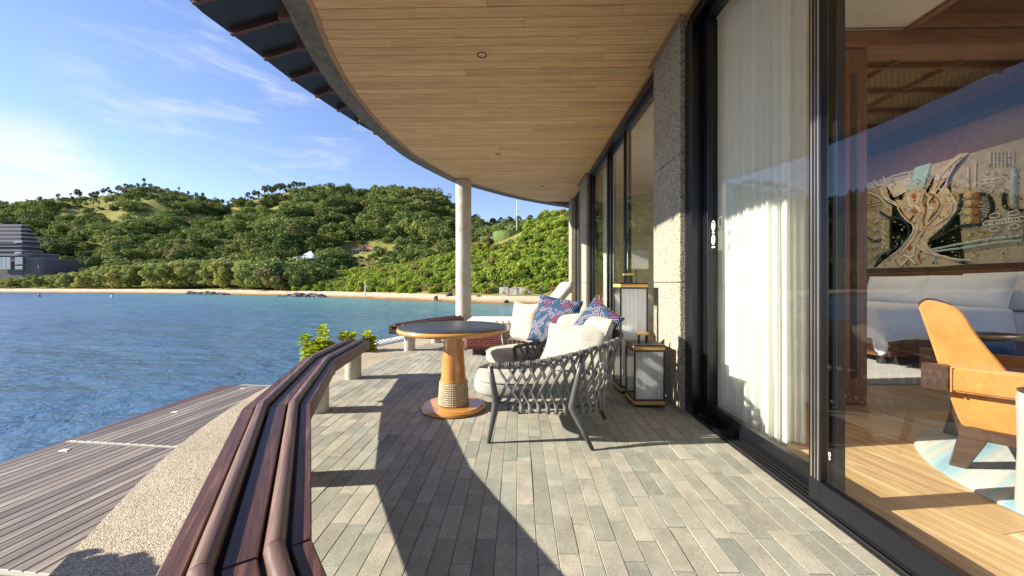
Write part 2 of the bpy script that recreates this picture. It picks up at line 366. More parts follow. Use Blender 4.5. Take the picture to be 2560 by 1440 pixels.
def m_leaf(name, lo, hi, brown=None, trans=0.3, nsc=0.03):
    m = M(name, 0.7, 0.08); r = m.rnd(); geo = m.n('ShaderNodeNewGeometry')
    ri = geo.outputs['Random Per Island']; pos = m.noise(geo.outputs['Position'], nsc, 3)
    f = m.math('ADD', m.math('MULTIPLY', r, 0.5), m.math('ADD', m.math('MULTIPLY', ri, 0.3), m.math('MULTIPLY', m.math('SUBTRACT', pos, 0.3), 0.5)), clamp=True)
    st = [(0.15, lo), (0.85, hi)]
    c = m.ramp(f, st)
    c = m.mix(m.ramp(m.math('FRACT', m.math('MULTIPLY', r, 7.3)), [(0.70, 0.0), (1.0, 0.55)]), c, (hi[0] * 1.15, hi[1] * 0.98, hi[2] * 0.8))
    if brown: c = m.mix(m.ramp(r, [(0.84, 0.0), (0.92, 0.75)]), c, brown)
    m.col(c)
    tl = m.n('ShaderNodeBsdfTranslucent'); m.l(c, tl.inputs[0]); mx = m.n('ShaderNodeMixShader'); mx.inputs[0].default_value = trans
    o = m.t.nodes['Material Output']; m.l(m.b.outputs[0], mx.inputs[1]); m.l(tl.outputs[0], mx.inputs[2]); m.l(mx.outputs[0], o.inputs[0]); return m.m
MT['leaf_hill'] = m_leaf('hill_foliage', (0.050, 0.088, 0.024), (0.25, 0.31, 0.082), (0.19, 0.165, 0.07), 0.25)
MT['leaf_shore'] = m_leaf('shore_foliage', (0.15, 0.195, 0.045), (0.42, 0.45, 0.14), None, 0.3, 0.05)
MT['leaf_slope'] = m_leaf('slope_foliage', (0.12, 0.20, 0.025), (0.40, 0.47, 0.075), (0.26, 0.17, 0.085), 0.35, 0.06)
MT['leaf_palm'] = m_leaf('palm_fronds', (0.06, 0.085, 0.03), (0.15, 0.18, 0.07), None, 0.2)
MT['leaf_near'] = m_leaf('bright_shrub_leaf', (0.26, 0.36, 0.03), (0.58, 0.64, 0.07), None, 0.4, 1.0)
MT['bark'] = plain('bark', (0.11, 0.085, 0.06), 0.9, 0.2, 0, 0.3, 4)
def m_hill():
    m = M('hill_grass', 0.95, 0.0); v = m.coord(); a = m.noise(v, 0.035, 6, 0.6); b = m.noise(v, 0.5, 4)
    f = m.math('ADD', m.math('MULTIPLY', a, 0.7), m.math('MULTIPLY', b, 0.3))
    m.col(m.ramp(f, [(0.3, (0.12, 0.13, 0.038)), (0.5, (0.21, 0.20, 0.065)), (0.7, (0.31, 0.265, 0.11))])); m.bump(b, 0.6, 0.6); return m.m
MT['hill'] = m_hill()
def m_sand():
    m = M('beach_sand', 0.9, 0.2); v = m.coord(); s = m.n('ShaderNodeSeparateXYZ'); m.l(v, s.inputs[0])
    z = m.math('ADD', s.outputs[2], m.math('MULTIPLY', m.noise(v, 0.25, 4), 0.5))
    c = m.ramp(m.math('ADD', z, 2.0), [(0.30, (0.16, 0.10, 0.045)), (0.56, (0.27, 0.16, 0.06)), (0.74, (0.46, 0.32, 0.18)), (0.92, (0.58, 0.45, 0.31))])
    m.col(m.mix(1.0, c, m.ramp(m.noise(v, 1.5, 5), [(0.3, 0.8), (0.7, 1.1)]), 'MULTIPLY')); m.bump(m.noise(v, 3, 4), 0.5, 0.1); return m.m
MT['sand'] = m_sand()
MT['rock'] = m_concrete('shore_rock', (0.035, 0.03, 0.025), (0.08, 0.07, 0.06), (0.16, 0.14, 0.12), 0.8)
def m_sea():
    m = M('sea_water', 0.09, 0.5); m.b.inputs['IOR'].default_value = 1.333
    v = m.coord(); s = m.n('ShaderNodeSeparateXYZ'); m.l(v, s.inputs[0])
    m.rough(m.ramp(m.math('MULTIPLY', m.math('SUBTRACT', s.outputs[1], m.math('MULTIPLY', s.outputs[0], 0.35)), 0.01), [(0.0, 0.10), (0.25, 0.18), (0.9, 0.33)]))
    # shallows: the bottom rises towards the beach on the far right
    sh = m.math('ADD', m.math('MULTIPLY', s.outputs[0], 0.008), m.math('MULTIPLY', s.outputs[1], 0.0105))
    sh = m.math('ADD', sh, m.math('MULTIPLY', m.noise(v, 0.045, 5, 0.6), 0.7))
    c = m.ramp(sh, [(0.14, (0.062, 0.115, 0.225)), (0.44, (0.066, 0.145, 0.23)), (0.66, (0.085, 0.205, 0.225)), (1.0, (0.14, 0.28, 0.25))])
    m.col(c)
    va = m.coord((0.55, 1.0, 1), (0, 0, -0.5)); w1 = m.noise(va, 0.55, 3, 0.55, 0.4); w2 = m.noise(va, 2.3, 4, 0.62, 0.3); w3 = m.noise(m.coord((0.8, 1, 1), (0, 0, 0.35)), 8.0, 3, 0.6)
    w0 = m.noise(m.coord((0.5, 1.0, 1), (0, 0, -0.45)), 0.17, 3, 0.6, 0.6)
    h = m.math('ADD', m.math('ADD', m.math('MULTIPLY', w0, 1.9), m.math('MULTIPLY', w1, 1.0)), m.math('ADD', m.math('MULTIPLY', w2, 0.42), m.math('MULTIPLY', w3, 0.08)))
    m.bump(h, 1.0, 0.36); return m.m
MT['sea'] = m_sea()

# ------------------------------------------------------------------ sea, shore and hills
ZSEA = -1.86
def sea():
    V = [(-2500, -300, ZSEA), (900, -300, ZSEA), (900, 900, ZSEA), (-2500, 900, ZSEA)]
    o = obj('sea', (V, [(0, 1, 2, 3)]), MT['sea']); tag(o, 'blue rippled sea with turquoise shallows near the beach', None, None, 'structure')
sea()
CX = [-1300, -700, 0, 250, 500, 700, 850, 1000, 1138, 1250, 1350, 1420, 1600, 2200]
def yz(y, D): return H + (708 - y) / FP * D
def col(D0, knots): return D0, knots
def interp(x, xs, ys): return np.interp(x, xs, ys)
SHORE = [150, 135, 120, 113, 103, 87, 77, 64.5, 56.6, 53, 51, 49.5, 50, 50]
RX = [-1300, -700, -300, 0, 60, 130, 200, 300, 345, 375, 400, 440, 490, 520, 550, 575, 620, 680, 740, 800, 828, 845, 862, 905, 940, 1000, 1060, 1110, 1138, 1170, 1200, 1250, 1300, 1420, 1600, 2200]
RY = [560, 545, 530, 516, 508, 500, 497, 484, 470, 464, 470, 482, 494, 508, 514, 512, 500, 488, 474, 468, 464, 470, 486, 498, 488, 484, 493, 512, 534, 556, 570, 578, 580, 585, 600, 620]
RD = [380, 380, 380, 380, 380, 380, 380, 380, 380, 380, 380, 375, 370, 365, 360, 355, 345, 335, 325, 315, 310, 308, 305, 300, 295, 290, 285, 280, 278, 275, 275, 275, 275, 275, 275, 275]
SX = [700, 780, 850, 950, 1000, 1138, 1200, 1250, 1300, 1350, 1420, 1500, 1600, 2200]
SY = [716, 706, 694, 676, 668, 640, 620, 604, 586, 572, 548, 536, 530, 520]
def terr_z(px, D):
    sh = interp(px, CX, SHORE); rd = interp(px, RX, RD); rz = yz(interp(px, RX, RY), rd)
    k = min(max((px - 720) / 120, 0), 1); k = k * k * (3 - 2 * k)
    # left: plain then hill ; right: bushy bank, then hill
    pl = [sh - 25, sh, sh + 9, sh + 55, lerp(sh + 55, rd, 0.35), lerp(sh + 55, rd, 0.7), rd, rd + 60, rd + 200]
    z1 = 2.5
    zl = [-4.5, ZSEA - 0.05, -0.95, z1, lerp(z1, rz, 0.30), lerp(z1, rz, 0.70), rz, rz - 12, rz - 60]
    a = np.interp(D, pl, zl)
    if k > 0:
        dc = sh + 45; zc = yz(interp(px, SX, SY), dc)
        pr = [sh - 25, sh, sh + 9, sh + 25, dc, dc + 35, lerp(dc + 35, rd, 0.6), rd, rd + 60, rd + 200]
        zr = [-4.5, ZSEA - 0.05, -0.95, lerp(-0.95, zc, 0.42), zc, max(zc - 1.5, 2), lerp(max(zc - 1.5, 2), rz, 0.6), rz, rz - 12, rz - 60]
        b = np.interp(D, pr, zr); a = lerp(a, b, k)
    bump = 0.0
    if D > sh + 12:
        p = at_depth(px, D); w = min(1, (D - sh - 12) / 60) * min(1, max(0.15, (rd - D) / 60 if D < rd else 0.15))
        bump = mnoise.fractal(Vector((p.x * 0.016, p.y * 0.016, 3.1)), 1.0, 2.0, 4) * 7.0 * w
    return float(a + bump)
def terrain():
    xs = np.arange(-1300, 2201, 14); ts = np.concatenate([np.linspace(0, 0.16, 8), np.linspace(0.2, 1.0, 40), np.linspace(1.1, 1.9, 6)])
    V = []; F = []; m = len(ts)
    for x in xs:
        sh = interp(x, CX, SHORE); rd = interp(x, RX, RD)
        for t in ts:
            D = (sh - 20) + (rd - sh + 20) * t; p = at_depth(x, D); V.append((p.x, p.y, terr_z(x, D)))
    for i in range(len(xs) - 1):
        for j in range(m - 1): F.append((i * m + j, (i + 1) * m + j, (i + 1) * m + j + 1, i * m + j + 1))
    o = obj('hill', (V, F), MT['hill'], smooth=True); tag(o, 'grassy wooded hills rising behind the beach', None, None, 'structure')
    V = []; F = []; ks = [-9, -4, -1, 0, 1, 2.5, 4, 6, 8, 10, 12.5]; m = len(ks)
    for x in xs:
        sh = interp(x, CX, SHORE)
        for k in ks:
            D = sh + k; p = at_depth(x, D); z = terr_z(x, min(D, sh + 9)) + 0.10 + 0.06 * mnoise.noise(Vector((p.x * .3, p.y * .3, 1))) + (0.10 if k > 9 else 0)
            if k > 12: z -= 0.8
            V.append((p.x, p.y, z))
    for i in range(len(xs) - 1):
        for j in range(m - 1): F.append((i * m + j, (i + 1) * m + j, (i + 1) * m + j + 1, i * m + j + 1))
    o = obj('beach', (V, F), MT['sand'], smooth=True); tag(o, 'pale sandy beach with a brown weed line along the water', None, None, 'structure')
terrain()

# ------------------------------------------------------------------ vegetation meshes
def leaf_cloud(r_, n, lobes, size, up=0.35, inner=0.25, jit=0.6):
    """quads spread over several lobes: list of (cx,cy,cz,rx,ry,rz)"""
    L = np.array(lobes); vol = (L[:, 3] * L[:, 4] * L[:, 5]) ** (2 / 3); idx = r_.choice(len(L), n, p=vol / vol.sum())
    d = r_.normal(size=(n, 3)); d[:, 2] += up; d /= np.linalg.norm(d, axis=1)[:, None]
    rad = 1 - inner * r_.random(n) ** 2
    c = L[idx, :3] + d * L[idx, 3:] * rad[:, None]
    nrm = d * 1.1 + r_.normal(size=(n, 3)) * jit; nrm[:, 2] += 0.25; nrm /= np.linalg.norm(nrm, axis=1)[:, None]
    a = np.cross(nrm, r_.normal(size=(n, 3))); a /= np.linalg.norm(a, axis=1)[:, None]; b = np.cross(nrm, a)
    s = size * (0.6 + 0.8 * r_.random(n))[:, None]
    V = np.stack([c - a * s * 0.5, c + b * s * 0.36, c + a * s * 0.5, c - b * s * 0.36], axis=1)
    return V.reshape(-1, 3)
def lobes_round(r_, k, R, Hh, z0, lr):
    out_ = [(0, 0, z0 + Hh * 0.45, R * 0.62, R * 0.62, Hh * 0.42)]
    for i in range(k):
        th = 2 * PI * i / k + r_.random() * 0.8; q = R * (0.25 + 0.6 * r_.random()); z = z0 + Hh * (0.15 + 0.72 * r_.random())
        s = lr * (0.55 + 0.9 * r_.random()); out_.append((q * math.cos(th), q * math.sin(th), z, s * R, s * R, s * R * 0.72))
    return out_
def tree_mesh(name, seed, R, Hh, trunk, k, n, size, mat, lr=0.42, inner=0.25):
    r_ = np.random.default_rng(seed); lb = lobes_round(r_, k, R, Hh, trunk, lr)
    return fast_mesh(name, leaf_cloud(r_, n, lb, size, inner=inner), 4, mat), lb
def trunk_vf(lb, h, r):
    parts = [tube([(0, 0, -1.0), (0.1 * r, 0, h * 0.5), (0, 0.15 * r, h)], [r * 1.25, r, r * 0.7], 7)]
    for l in lb[1:]:
        parts.append(tube([(0, 0, h * 0.75), (l[0] * 0.5, l[1] * 0.5, (h + l[2]) / 2), (l[0], l[1], l[2])], [r * 0.55, r * 0.35, r * 0.12], 5))
    return join(*parts)
HILL_ME = [tree_mesh('crown', 100 + i, 4.6 + 1.0 * (i % 3), 5.4 + i % 2, 0.6, 13 + i % 4, 1300, 0.72, MT['leaf_hill'], 0.30, 0.32) for i in range(5)]
SHORE_ME = [tree_mesh('crown', 200 + i, 4.0, 8.0, 0.6, 20 + i * 2, 3000, 0.55, MT['leaf_shore'], 0.26, 0.3) for i in range(3)]
SLOPE_ME = [tree_mesh('crown', 300 + i, 1.6, 1.9, 0.05, 13, 900, 0.30, MT['leaf_slope'], 0.30, 0.35) for i in range(4)]
HILL_TR = [raw_mesh('trunk', *trunk_vf(lb, 2.2, 0.16), MT['bark']) for _, lb in HILL_ME]
SHORE_TR = [raw_mesh('trunk', *trunk_vf(lb, 3.0, 0.2), MT['bark']) for _, lb in SHORE_ME]
SLOPE_TR = [raw_mesh('stem', *trunk_vf(lb, 0.8, 0.05), MT['bark']) for _, lb in SLOPE_ME]
def palm_meshes(seed):
    r_ = np.random.default_rng(seed); V = []; n = 46
    for i in range(n):      # fan leaves, each a bent folded blade of three quads
        d = r_.normal(size=3); d[2] += 0.25; d /= np.linalg.norm(d); L = 1.55 * (0.8 + 0.35 * r_.random())
        a = np.cross(d, r_.normal(size=3)); a /= np.linalg.norm(a)
        for s in (-1, 0, 1):
            e = d + a * 0.55 * s; e /= np.linalg.norm(e); w = np.cross(e, d + 0.01 * a); w = np.cross(e, a) if np.linalg.norm(w) < 1e-3 else w; w /= np.linalg.norm(w)
            b0 = d * 0.45; tip = e * L + np.array([0, 0, -0.18 * L * (1 - d[2])]); mid = (b0 + tip) / 2
            V += [b0, mid + w * 0.20, tip, mid - w * 0.20]
    V = np.array(V); V[:, 2] += 9.0
    return fast_mesh('crown', V, 4, MT['leaf_palm'])
PALM_ME = [palm_meshes(400 + i) for i in range(3)]
PALM_TR = raw_mesh('trunk', *tube([(0, 0, -1.5), (0.12, 0, 3), (0.02, 0.05, 6), (0, 0, 9)], [0.30, 0.2, 0.17, 0.15], 7), MT['bark'])
def plant(name, label, cat, group, loc, crown, trunk, sc, rz, tname='trunk', sz=None):
    o = thing(name, label, cat, loc, group); o.rotation_euler = (0, 0, rz); o.scale = (sc, sc, sz or sc)
    c = link('crown', crown); c.parent = o; t = link(tname, trunk); t.parent = o; return o

# grass clearings: (px, depth, radius px, radius depth)
CLEAR = [(330, 300, 95, 32), (255, 325, 60, 22), (200, 335, 60, 14), (120, 352, 60, 12), (390, 330, 40, 30), (690, 255, 38, 14), (470, 330, 25, 18), (560, 255, 40, 10), (330, 268, 70, 14), (600, 300, 55, 14), (640, 235, 50, 9), (180, 300, 60, 16), (480, 275, 40, 9), (690, 285, 40, 10), (980, 200, 40, 8)]
def clear(px, D):
    return any(((px - a) / ra) ** 2 + ((D - d) / rd_) ** 2 < 1 for a, d, ra, rd_ in CLEAR)
def zone(px):
    for lim, where in ((240, 'on the slope behind the grey hotel'), (420, 'below the left hilltop'), (560, 'in the hollow between the two tops'), (700, 'on the slope left of the white pavilion'), (860, 'on the slope above the white pavilion'), (9999, 'on the slope around and right of the red roofed house')):
        if px < lim: return 'dark green broadleaf tree ' + where, 'tree', 'broadleaf trees ' + where
def solve_D(px, py, D0=95, D1=330):
    for D in np.arange(D0, D1, 1.0):
        if terr_z(px, D) >= yz(py, D): return float(D)
    return D1
DPAV = solve_D(758, 657); DHOU = solve_D(905, 631); print('pavilion', DPAV, 'house', DHOU)
def forest():
    pts = []
    r_ = np.random.default_rng(11); tries = 0
    while len(pts) < 6600 and tries < 60000:
        tries += 1
        px = r_.uniform(-1250, 1560); sh = interp(px, CX, SHORE); rd = interp(px, RX, RD); D = math.sqrt(r_.uniform((sh + 45) ** 2, (rd + 10) ** 2))
        if px > 720 and D < sh + 62: continue
        if clear(px, D) and r_.random() < 0.9: continue
        if px < 240 and D < 200 and px > -60 and D < 176: continue
        p = at_depth(px, D)
        if 715 < px < 812 and DPAV - 8 < D < DPAV + 8: continue
        low = (705 < px < 800 and DPAV - 60 < D < DPAV) or (865 < px < 945 and DHOU - 45 < D < DHOU)
        if 870 < px < 940 and DHOU - 7 < D < DHOU + 9: continue
        ridge = D > rd - 26 and (0 < px < 860)
        s = (0.42 + 0.95 * r_.random() ** 1.8) * (0.42 if ridge else 1.0)
        if px > 860 and D < sh + 110: s *= 0.62
        if low: s = min(s, 0.28 + 0.12 * r_.random())
        pts.append((px, D, p.x, p.y, terr_z(px, D) - 0.5, s))
    pts.sort(key=lambda q: -q[5] / q[1]); 
    vis = [q for q in pts if -20 < q[0] < 1140 and q[1] < 330 and (q[0] < 700 or q[1] > 120)][:230]; vs = set(id(q) for q in vis)
    for i, q in enumerate(vis):
        k = i % 5; plant('broadleaf_tree', *zone(q[0]), (q[2], q[3], q[4]), HILL_ME[k][0], HILL_TR[k], q[5] * 1.12, r_.uniform(0, 6.28))
    return [q for q in pts if id(q) not in vs]
def scatter(name, label, pts, sources, zs=1.0):
    """one stuff object: geometry-nodes instances of whole crowns on a point cloud"""
    me = bpy.data.meshes.new(name); me.vertices.add(len(pts)); me.vertices.foreach_set('co', np.array([(q[2], q[3], q[4]) for q in pts], dtype=np.float32).ravel())
    r_ = np.random.default_rng(5)
    a = me.attributes.new('scl', 'FLOAT_VECTOR', 'POINT'); sc = np.array([q[5] for q in pts], dtype=np.float32); sv = np.stack([sc, sc, sc * zs * (0.8 + 0.4 * r_.random(len(pts)))], axis=1).astype(np.float32); a.data.foreach_set('vector', sv.ravel())
    a = me.attributes.new('rot', 'FLOAT_VECTOR', 'POINT'); rv = np.zeros((len(pts), 3), dtype=np.float32); rv[:, 2] = r_.uniform(0, 6.28, len(pts)); a.data.foreach_set('vector', rv.ravel())
    a = me.attributes.new('idx', 'INT', 'POINT'); a.data.foreach_set('value', r_.integers(0, len(sources), len(pts)).astype(np.int32))
    o = link(name, me); tag(o, label, None, None, 'stuff')
    g = bpy.data.node_groups.new(name, 'GeometryNodeTree'); g.interface.new_socket('Geometry', in_out='INPUT', socket_type='NodeSocketGeometry'); g.interface.new_socket('Geometry', in_out='OUTPUT', socket_type='NodeSocketGeometry')
    gi = g.nodes.new('NodeGroupInput'); go = g.nodes.new('NodeGroupOutput'); ip = g.nodes.new('GeometryNodeInstanceOnPoints'); ip.inputs['Pick Instance'].default_value = True
    jg = g.nodes.new('GeometryNodeJoinGeometry')
    for s in sources:
        oi = g.nodes.new('GeometryNodeObjectInfo'); oi.inputs['Object'].default_value = s; oi.inputs['As Instance'].default_value = True; g.links.new(oi.outputs['Geometry'], jg.inputs[0])
    def na(nm, tp):
        x = g.nodes.new('GeometryNodeInputNamedAttribute'); x.data_type = tp; x.inputs['Name'].default_value = nm; return x.outputs['Attribute']
    g.links.new(gi.outputs[0], ip.inputs['Points']); g.links.new(jg.outputs[0], ip.inputs['Instance'])
    g.links.new(na('idx', 'INT'), ip.inputs['Instance Index']); g.links.new(na('scl', 'FLOAT_VECTOR'), ip.inputs['Scale'])
    er = g.nodes.new('FunctionNodeEulerToRotation'); g.links.new(na('rot', 'FLOAT_VECTOR'), er.inputs[0]); g.links.new(er.outputs[0], ip.inputs['Rotation'])
    g.links.new(ip.outputs[0], go.inputs[0])
    md = o.modifiers.new('scatter', 'NODES'); md.node_group = g; return o
def by_mesh(me_list):
    out_ = []
    for me, _ in me_list:
        out_.append(next(o for o in COL.objects if o.data is me))
    return out_
rest = forest(); scatter('forest', 'dense dark green wood covering the far hills', rest, by_mesh(HILL_ME))

def shore_zone(px):
    for lim, w in ((110, 'in front of the grey hotel'), (290, 'behind the beach at the left, beyond the two swimmers'), (450, 'in the middle of the row behind the beach'), (600, 'behind the low dark reef on the beach'), (9999, 'at the right end of the row, next to the dark trees')):
        if px < lim: return 'light green leafy tree ' + w, 'tree', 'beach trees ' + w
def shore_trees():
    r_ = np.random.default_rng(21); n = 0
    rows = []
    for px in np.arange(-360, 770, 15):
        for row in range(3):
            x = px + r_.uniform(-9, 9) + row * 5; sh = interp(x, CX, SHORE); D = sh + 14 + row * 13 + r_.uniform(-2.5, 3)
            if x < 230 and row == 2: continue
            ytop = np.interp(x, [-360, 0, 100, 200, 330, 480, 600, 700, 770], [690, 692, 684, 670, 656, 645, 646, 654, 672]) + (7 if row == 0 else (2 if row == 1 else 0)) + r_.uniform(-4, 5)
            z = terr_z(x, D); hh = yz(ytop, D) - z; rows.append((x, D, z, hh))
    for x, D, z, hh in rows:
        p = at_depth(x, D); sz = max(hh, 2.5) / 8.4; s = min(max(sz * 0.95, 0.5), 1.15); k = n % 3; n += 1
        plant('shore_tree', *shore_zone(x), (p.x, p.y, z - 0.2), SHORE_ME[k][0], SHORE_TR[k], s * r_.uniform(0.85, 1.1), r_.uniform(0, 6.28), sz=sz)
    # a darker clump where the wood meets the bushy bank
    for x, dd, yt in ((660, 12, 672), (690, 10, 668), (715, 12, 665), (700, 20, 655), (672, 22, 655), (752, 20, 664), (800, 30, 660)):
        sh = interp(x, CX, SHORE); D = sh + dd; z = terr_z(x, D); p = at_depth(x, D); hh = yz(yt, D) - z
        plant('broadleaf_tree', 'dark broadleaf tree at the edge of the beach where the bushy bank begins', 'tree', 'dark trees at the edge of the beach', (p.x, p.y, z - 0.3), HILL_ME[n % 5][0], HILL_TR[n % 5], hh / 5.6, r_.uniform(0, 6.28)); n += 1
shore_trees()
def bank_zone(px):
    for lim, w in ((905, 'left of the pale beach post'), (1020, 'between the pale beach post and the column'), (1160, 'on the bank behind the concrete column'), (1245, 'between the column and the white wall'), (9999, 'above the weathered white wall')):
        if px < lim: return 'bright green bush ' + w, 'bush', 'bank bushes ' + w
def slope():
    r_ = np.random.default_rng(31); pts = []
    for _ in range(9000):
        px = r_.uniform(735, 1700); sh = interp(px, CX, SHORE); D = r_.uniform(sh + 9.5, sh + 80)
        if px < 860 and D > sh + 40 * (px - 700) / 160 + 12: continue
        p = at_depth(px, D); s = (0.55 + 0.7 * r_.random()) * (0.7 if D < sh + 14 else 1.0)
        if 1225 < px < 1315 and sh + 36 < D < sh + 62: continue
        pts.append((px, D, p.x, p.y, terr_z(px, D) - 0.15, s))
        if len(pts) >= 3200: break
    front = sorted([q for q in pts if 740 < q[0] < 1425], key=lambda q: -q[5] / q[1])[:120]; fs = set(id(q) for q in front)
    for i, q in enumerate(front):
        k = i % 4; plant('bush', *bank_zone(q[0]), q[2:5], SLOPE_ME[k][0], SLOPE_TR[k], q[5] * 1.05, r_.uniform(0, 6.28), 'stem')
    scatter('bank_shrubbery', 'bright green scrub covering the bank right of the beach', [q for q in pts if id(q) not in fs], by_mesh(SLOPE_ME))
slope()
def palms():
    r_ = np.random.default_rng(41)
    sets = [('left', 'fan palm standing on the left hilltop against the sky', 'fan palms on the left hilltop',
             [(18, 505), (100, 493), (146, 487), (195, 477), (198, 482), (233, 482), (243, 480), (258, 474), (272, 472), (296, 467), (307, 474), (316, 463), (329, 463), (345, 460), (356, 462), (491, 483), (372, 468), (322, 476), (285, 486), (158, 496)]),
            ('mid', 'fan palm on the middle ridge, rising above the wood', 'fan palms on the middle ridge',
             [(545, 500), (556, 501), (570, 504), (583, 497), (592, 499), (603, 494), (620, 484), (627, 492), (636, 479), (645, 481), (654, 486), (661, 468), (669, 467), (678, 470), (690, 465), (700, 463), (708, 462), (724, 463), (735, 457), (744, 458), (752, 458), (612, 500), (630, 500), (648, 496), (672, 484), (800, 462)]),
            ('right', 'fan palm standing in the saddle between the two wooded tops', 'fan palms in the saddle', [(879, 476), (902, 476), (835, 478), (892, 486)]),
            ('far', 'small fan palm on the low ridge seen right of the column', 'fan palms on the low ridge',
             [(1187, 541), (1231, 548), (1237, 553), (1253, 547), (1264, 552), (1273, 544), (1281, 552), (1297, 543), (1326, 541), (1322, 550), (1334, 552), (1245, 556), (1290, 556), (1312, 552)])]
    n = 0
    for _, lab, grp, L in sets:
        for x, y in L:
            D = interp(x, RX, RD) - r_.uniform(0, 8); z = terr_z(x, D); p = at_depth(x, D); top = yz(y, D)
            hh = max(top - z, 3.0); s = hh / 10.0; sw = 1.9 if grp != 'fan palms on the low ridge' else 1.6
            o = plant('palm_tree', lab, 'palm tree', grp, (p.x, p.y, z), PALM_ME[n % 3], PALM_TR, s, r_.uniform(0, 6.28)); n += 1
            sw = min(sw, 2.2)
            o.scale = (s, s, s)
            for c in o.children:
                if c.name.startswith('crown'):
                    k = (sw + 0.4 * r_.random()) / max(s, 0.3); k = min(k, 2.4); c.scale = (k, k, k); c.location.z = 9.0 * (1 - k)
palms()
def slope_palms():
    r_ = np.random.default_rng(77); n = 0
    while n < 34:
        px = r_.uniform(130, 860); rd = interp(px, RX, RD); D = rd - r_.uniform(10, 75); z = terr_z(px, D); p = at_depth(px, D); s = r_.uniform(.75, 1.15)
        plant('palm_tree', 'fan palm growing among the broadleaf trees on the upper hillside', 'palm tree', 'fan palms on the upper hillside', (p.x, p.y, z), PALM_ME[n % 3], PALM_TR, s, r_.uniform(0, 6.28)); n += 1
slope_palms()

# ------------------------------------------------------------------ far buildings and things on the shore
def hotel():
    D = 150; S_ = D / FP
    def X(px): return (px - 1298) * S_
    def Z(py): return H + (708 - py) * S_
    xr = X(27); o = thing('hotel', 'large terraced grey hotel below the hill with stacked louvred storeys', 'building', (xr - 12, D + 8, Z(700)))
    con = plain('hotel_concrete', (0.25, 0.25, 0.27), 0.8); dark = plain('hotel_recess', (0.05, 0.048, 0.055), 0.8); wal = plain('hotel_wall', (0.115, 0.11, 0.12), 0.8); gl = plain('hotel_window', (0.28, 0.34, 0.38), 0.15, 0.8); wf = plain('hotel_window_frame', (0.6, 0.62, 0.62), 0.6)
    def slab(nm, x0, x1, d1, y0, y1, mat, bev=0.9, f=0.0):
        poly = [(x0, D + f), (x1 - bev, D + f), (x1, D + f + bev), (x1, d1 - bev * 2), (x1 - bev * 2, d1), (x0, d1)]
        return obj(nm, prism(poly, Z(y1), Z(y0)), mat, o)
    rows = [(557, 2.6), (567, 3.9), (577, 5.2), (587, 6.4), (597, 7.4)]
    for y, e in rows:
        slab('balcony_band', xr - 40, xr, D + e, y, y + 3.6, con); slab('recess', xr - 40, xr - 0.5, D + e - 0.5, y + 3.6, y + 10, dark)
    slab('storey', xr - 40, xr - 0.4, D + 6.9, 607, 612, wal, f=0.25); slab('balcony_band', xr - 40, xr, D + 7.4, 612, 614, con); slab('storey', xr - 40, xr - 0.4, D + 7.0, 614, 622.5, dark, f=0.25)
    slab('balcony_band', xr - 40, xr + 0.3, D + 7.4, 622.5, 625.5, con); slab('storey', xr - 40, xr - 0.4, D + 7.0, 625.5, 634, wal, f=0.25); slab('balcony_band', xr - 40, xr + 0.5, D + 7.6, 634, 637, con)
    slab('lower_block', xr - 40, xr - 0.2, D + 13, 637, 702, wal, f=0.35)
    slab('side_block', xr - 10, xr + 1.5, D + 12, 632, 700, wal, f=0.6); slab('roof_edge', xr - 10.2, xr + 1.7, D + 12.2, 629.5, 632, con, f=0.5)
    slab('annexe', xr, xr + 6, D + 18, 645, 700, wal, f=1.0); slab('roof_edge', xr + 0.05, xr + 6.2, D + 18.2, 643, 645, con, f=0.9)
    for i, (x0, x1, y0, y1) in enumerate([(6, 25, 642, 660), (6, 25, 664, 673), (-40, -6, 642, 673), (5, 22, 628, 633), (3, 24, 601, 604.5)]):
        w = obj('window', box(X(x0), X(x1), D - 0.25, D - 0.05, Z(y1), Z(y0)), wf, o)
        for k in range(3 if y1 - y0 > 6 else 1):
            n_ = 3 if y1 - y0 > 6 else 1; a = lerp(x0, x1, (k + 0.1) / n_); b = lerp(x0, x1, (k + 0.9) / n_)
            obj('pane', box(X(a), X(b), D - 0.32, D - 0.24, Z(y1 - 1.2), Z(y0 + 1.2)), gl, w)
    for d0, d1, y0, y1 in ((153, 156, 651, 660), (157, 160, 653, 662), (161.5, 164, 654, 660)):
        w = obj('window', box(xr + 1.45 if d0 > 999 else xr - 0.25, xr + 1.62, d0, d1, Z(y1), Z(y0)), wf, o); obj('pane', box(xr + 1.6, xr + 1.68, d0 + 0.3, d1 - 0.3, Z(y1 - 1), Z(y0 + 1)), gl, w)
hotel()
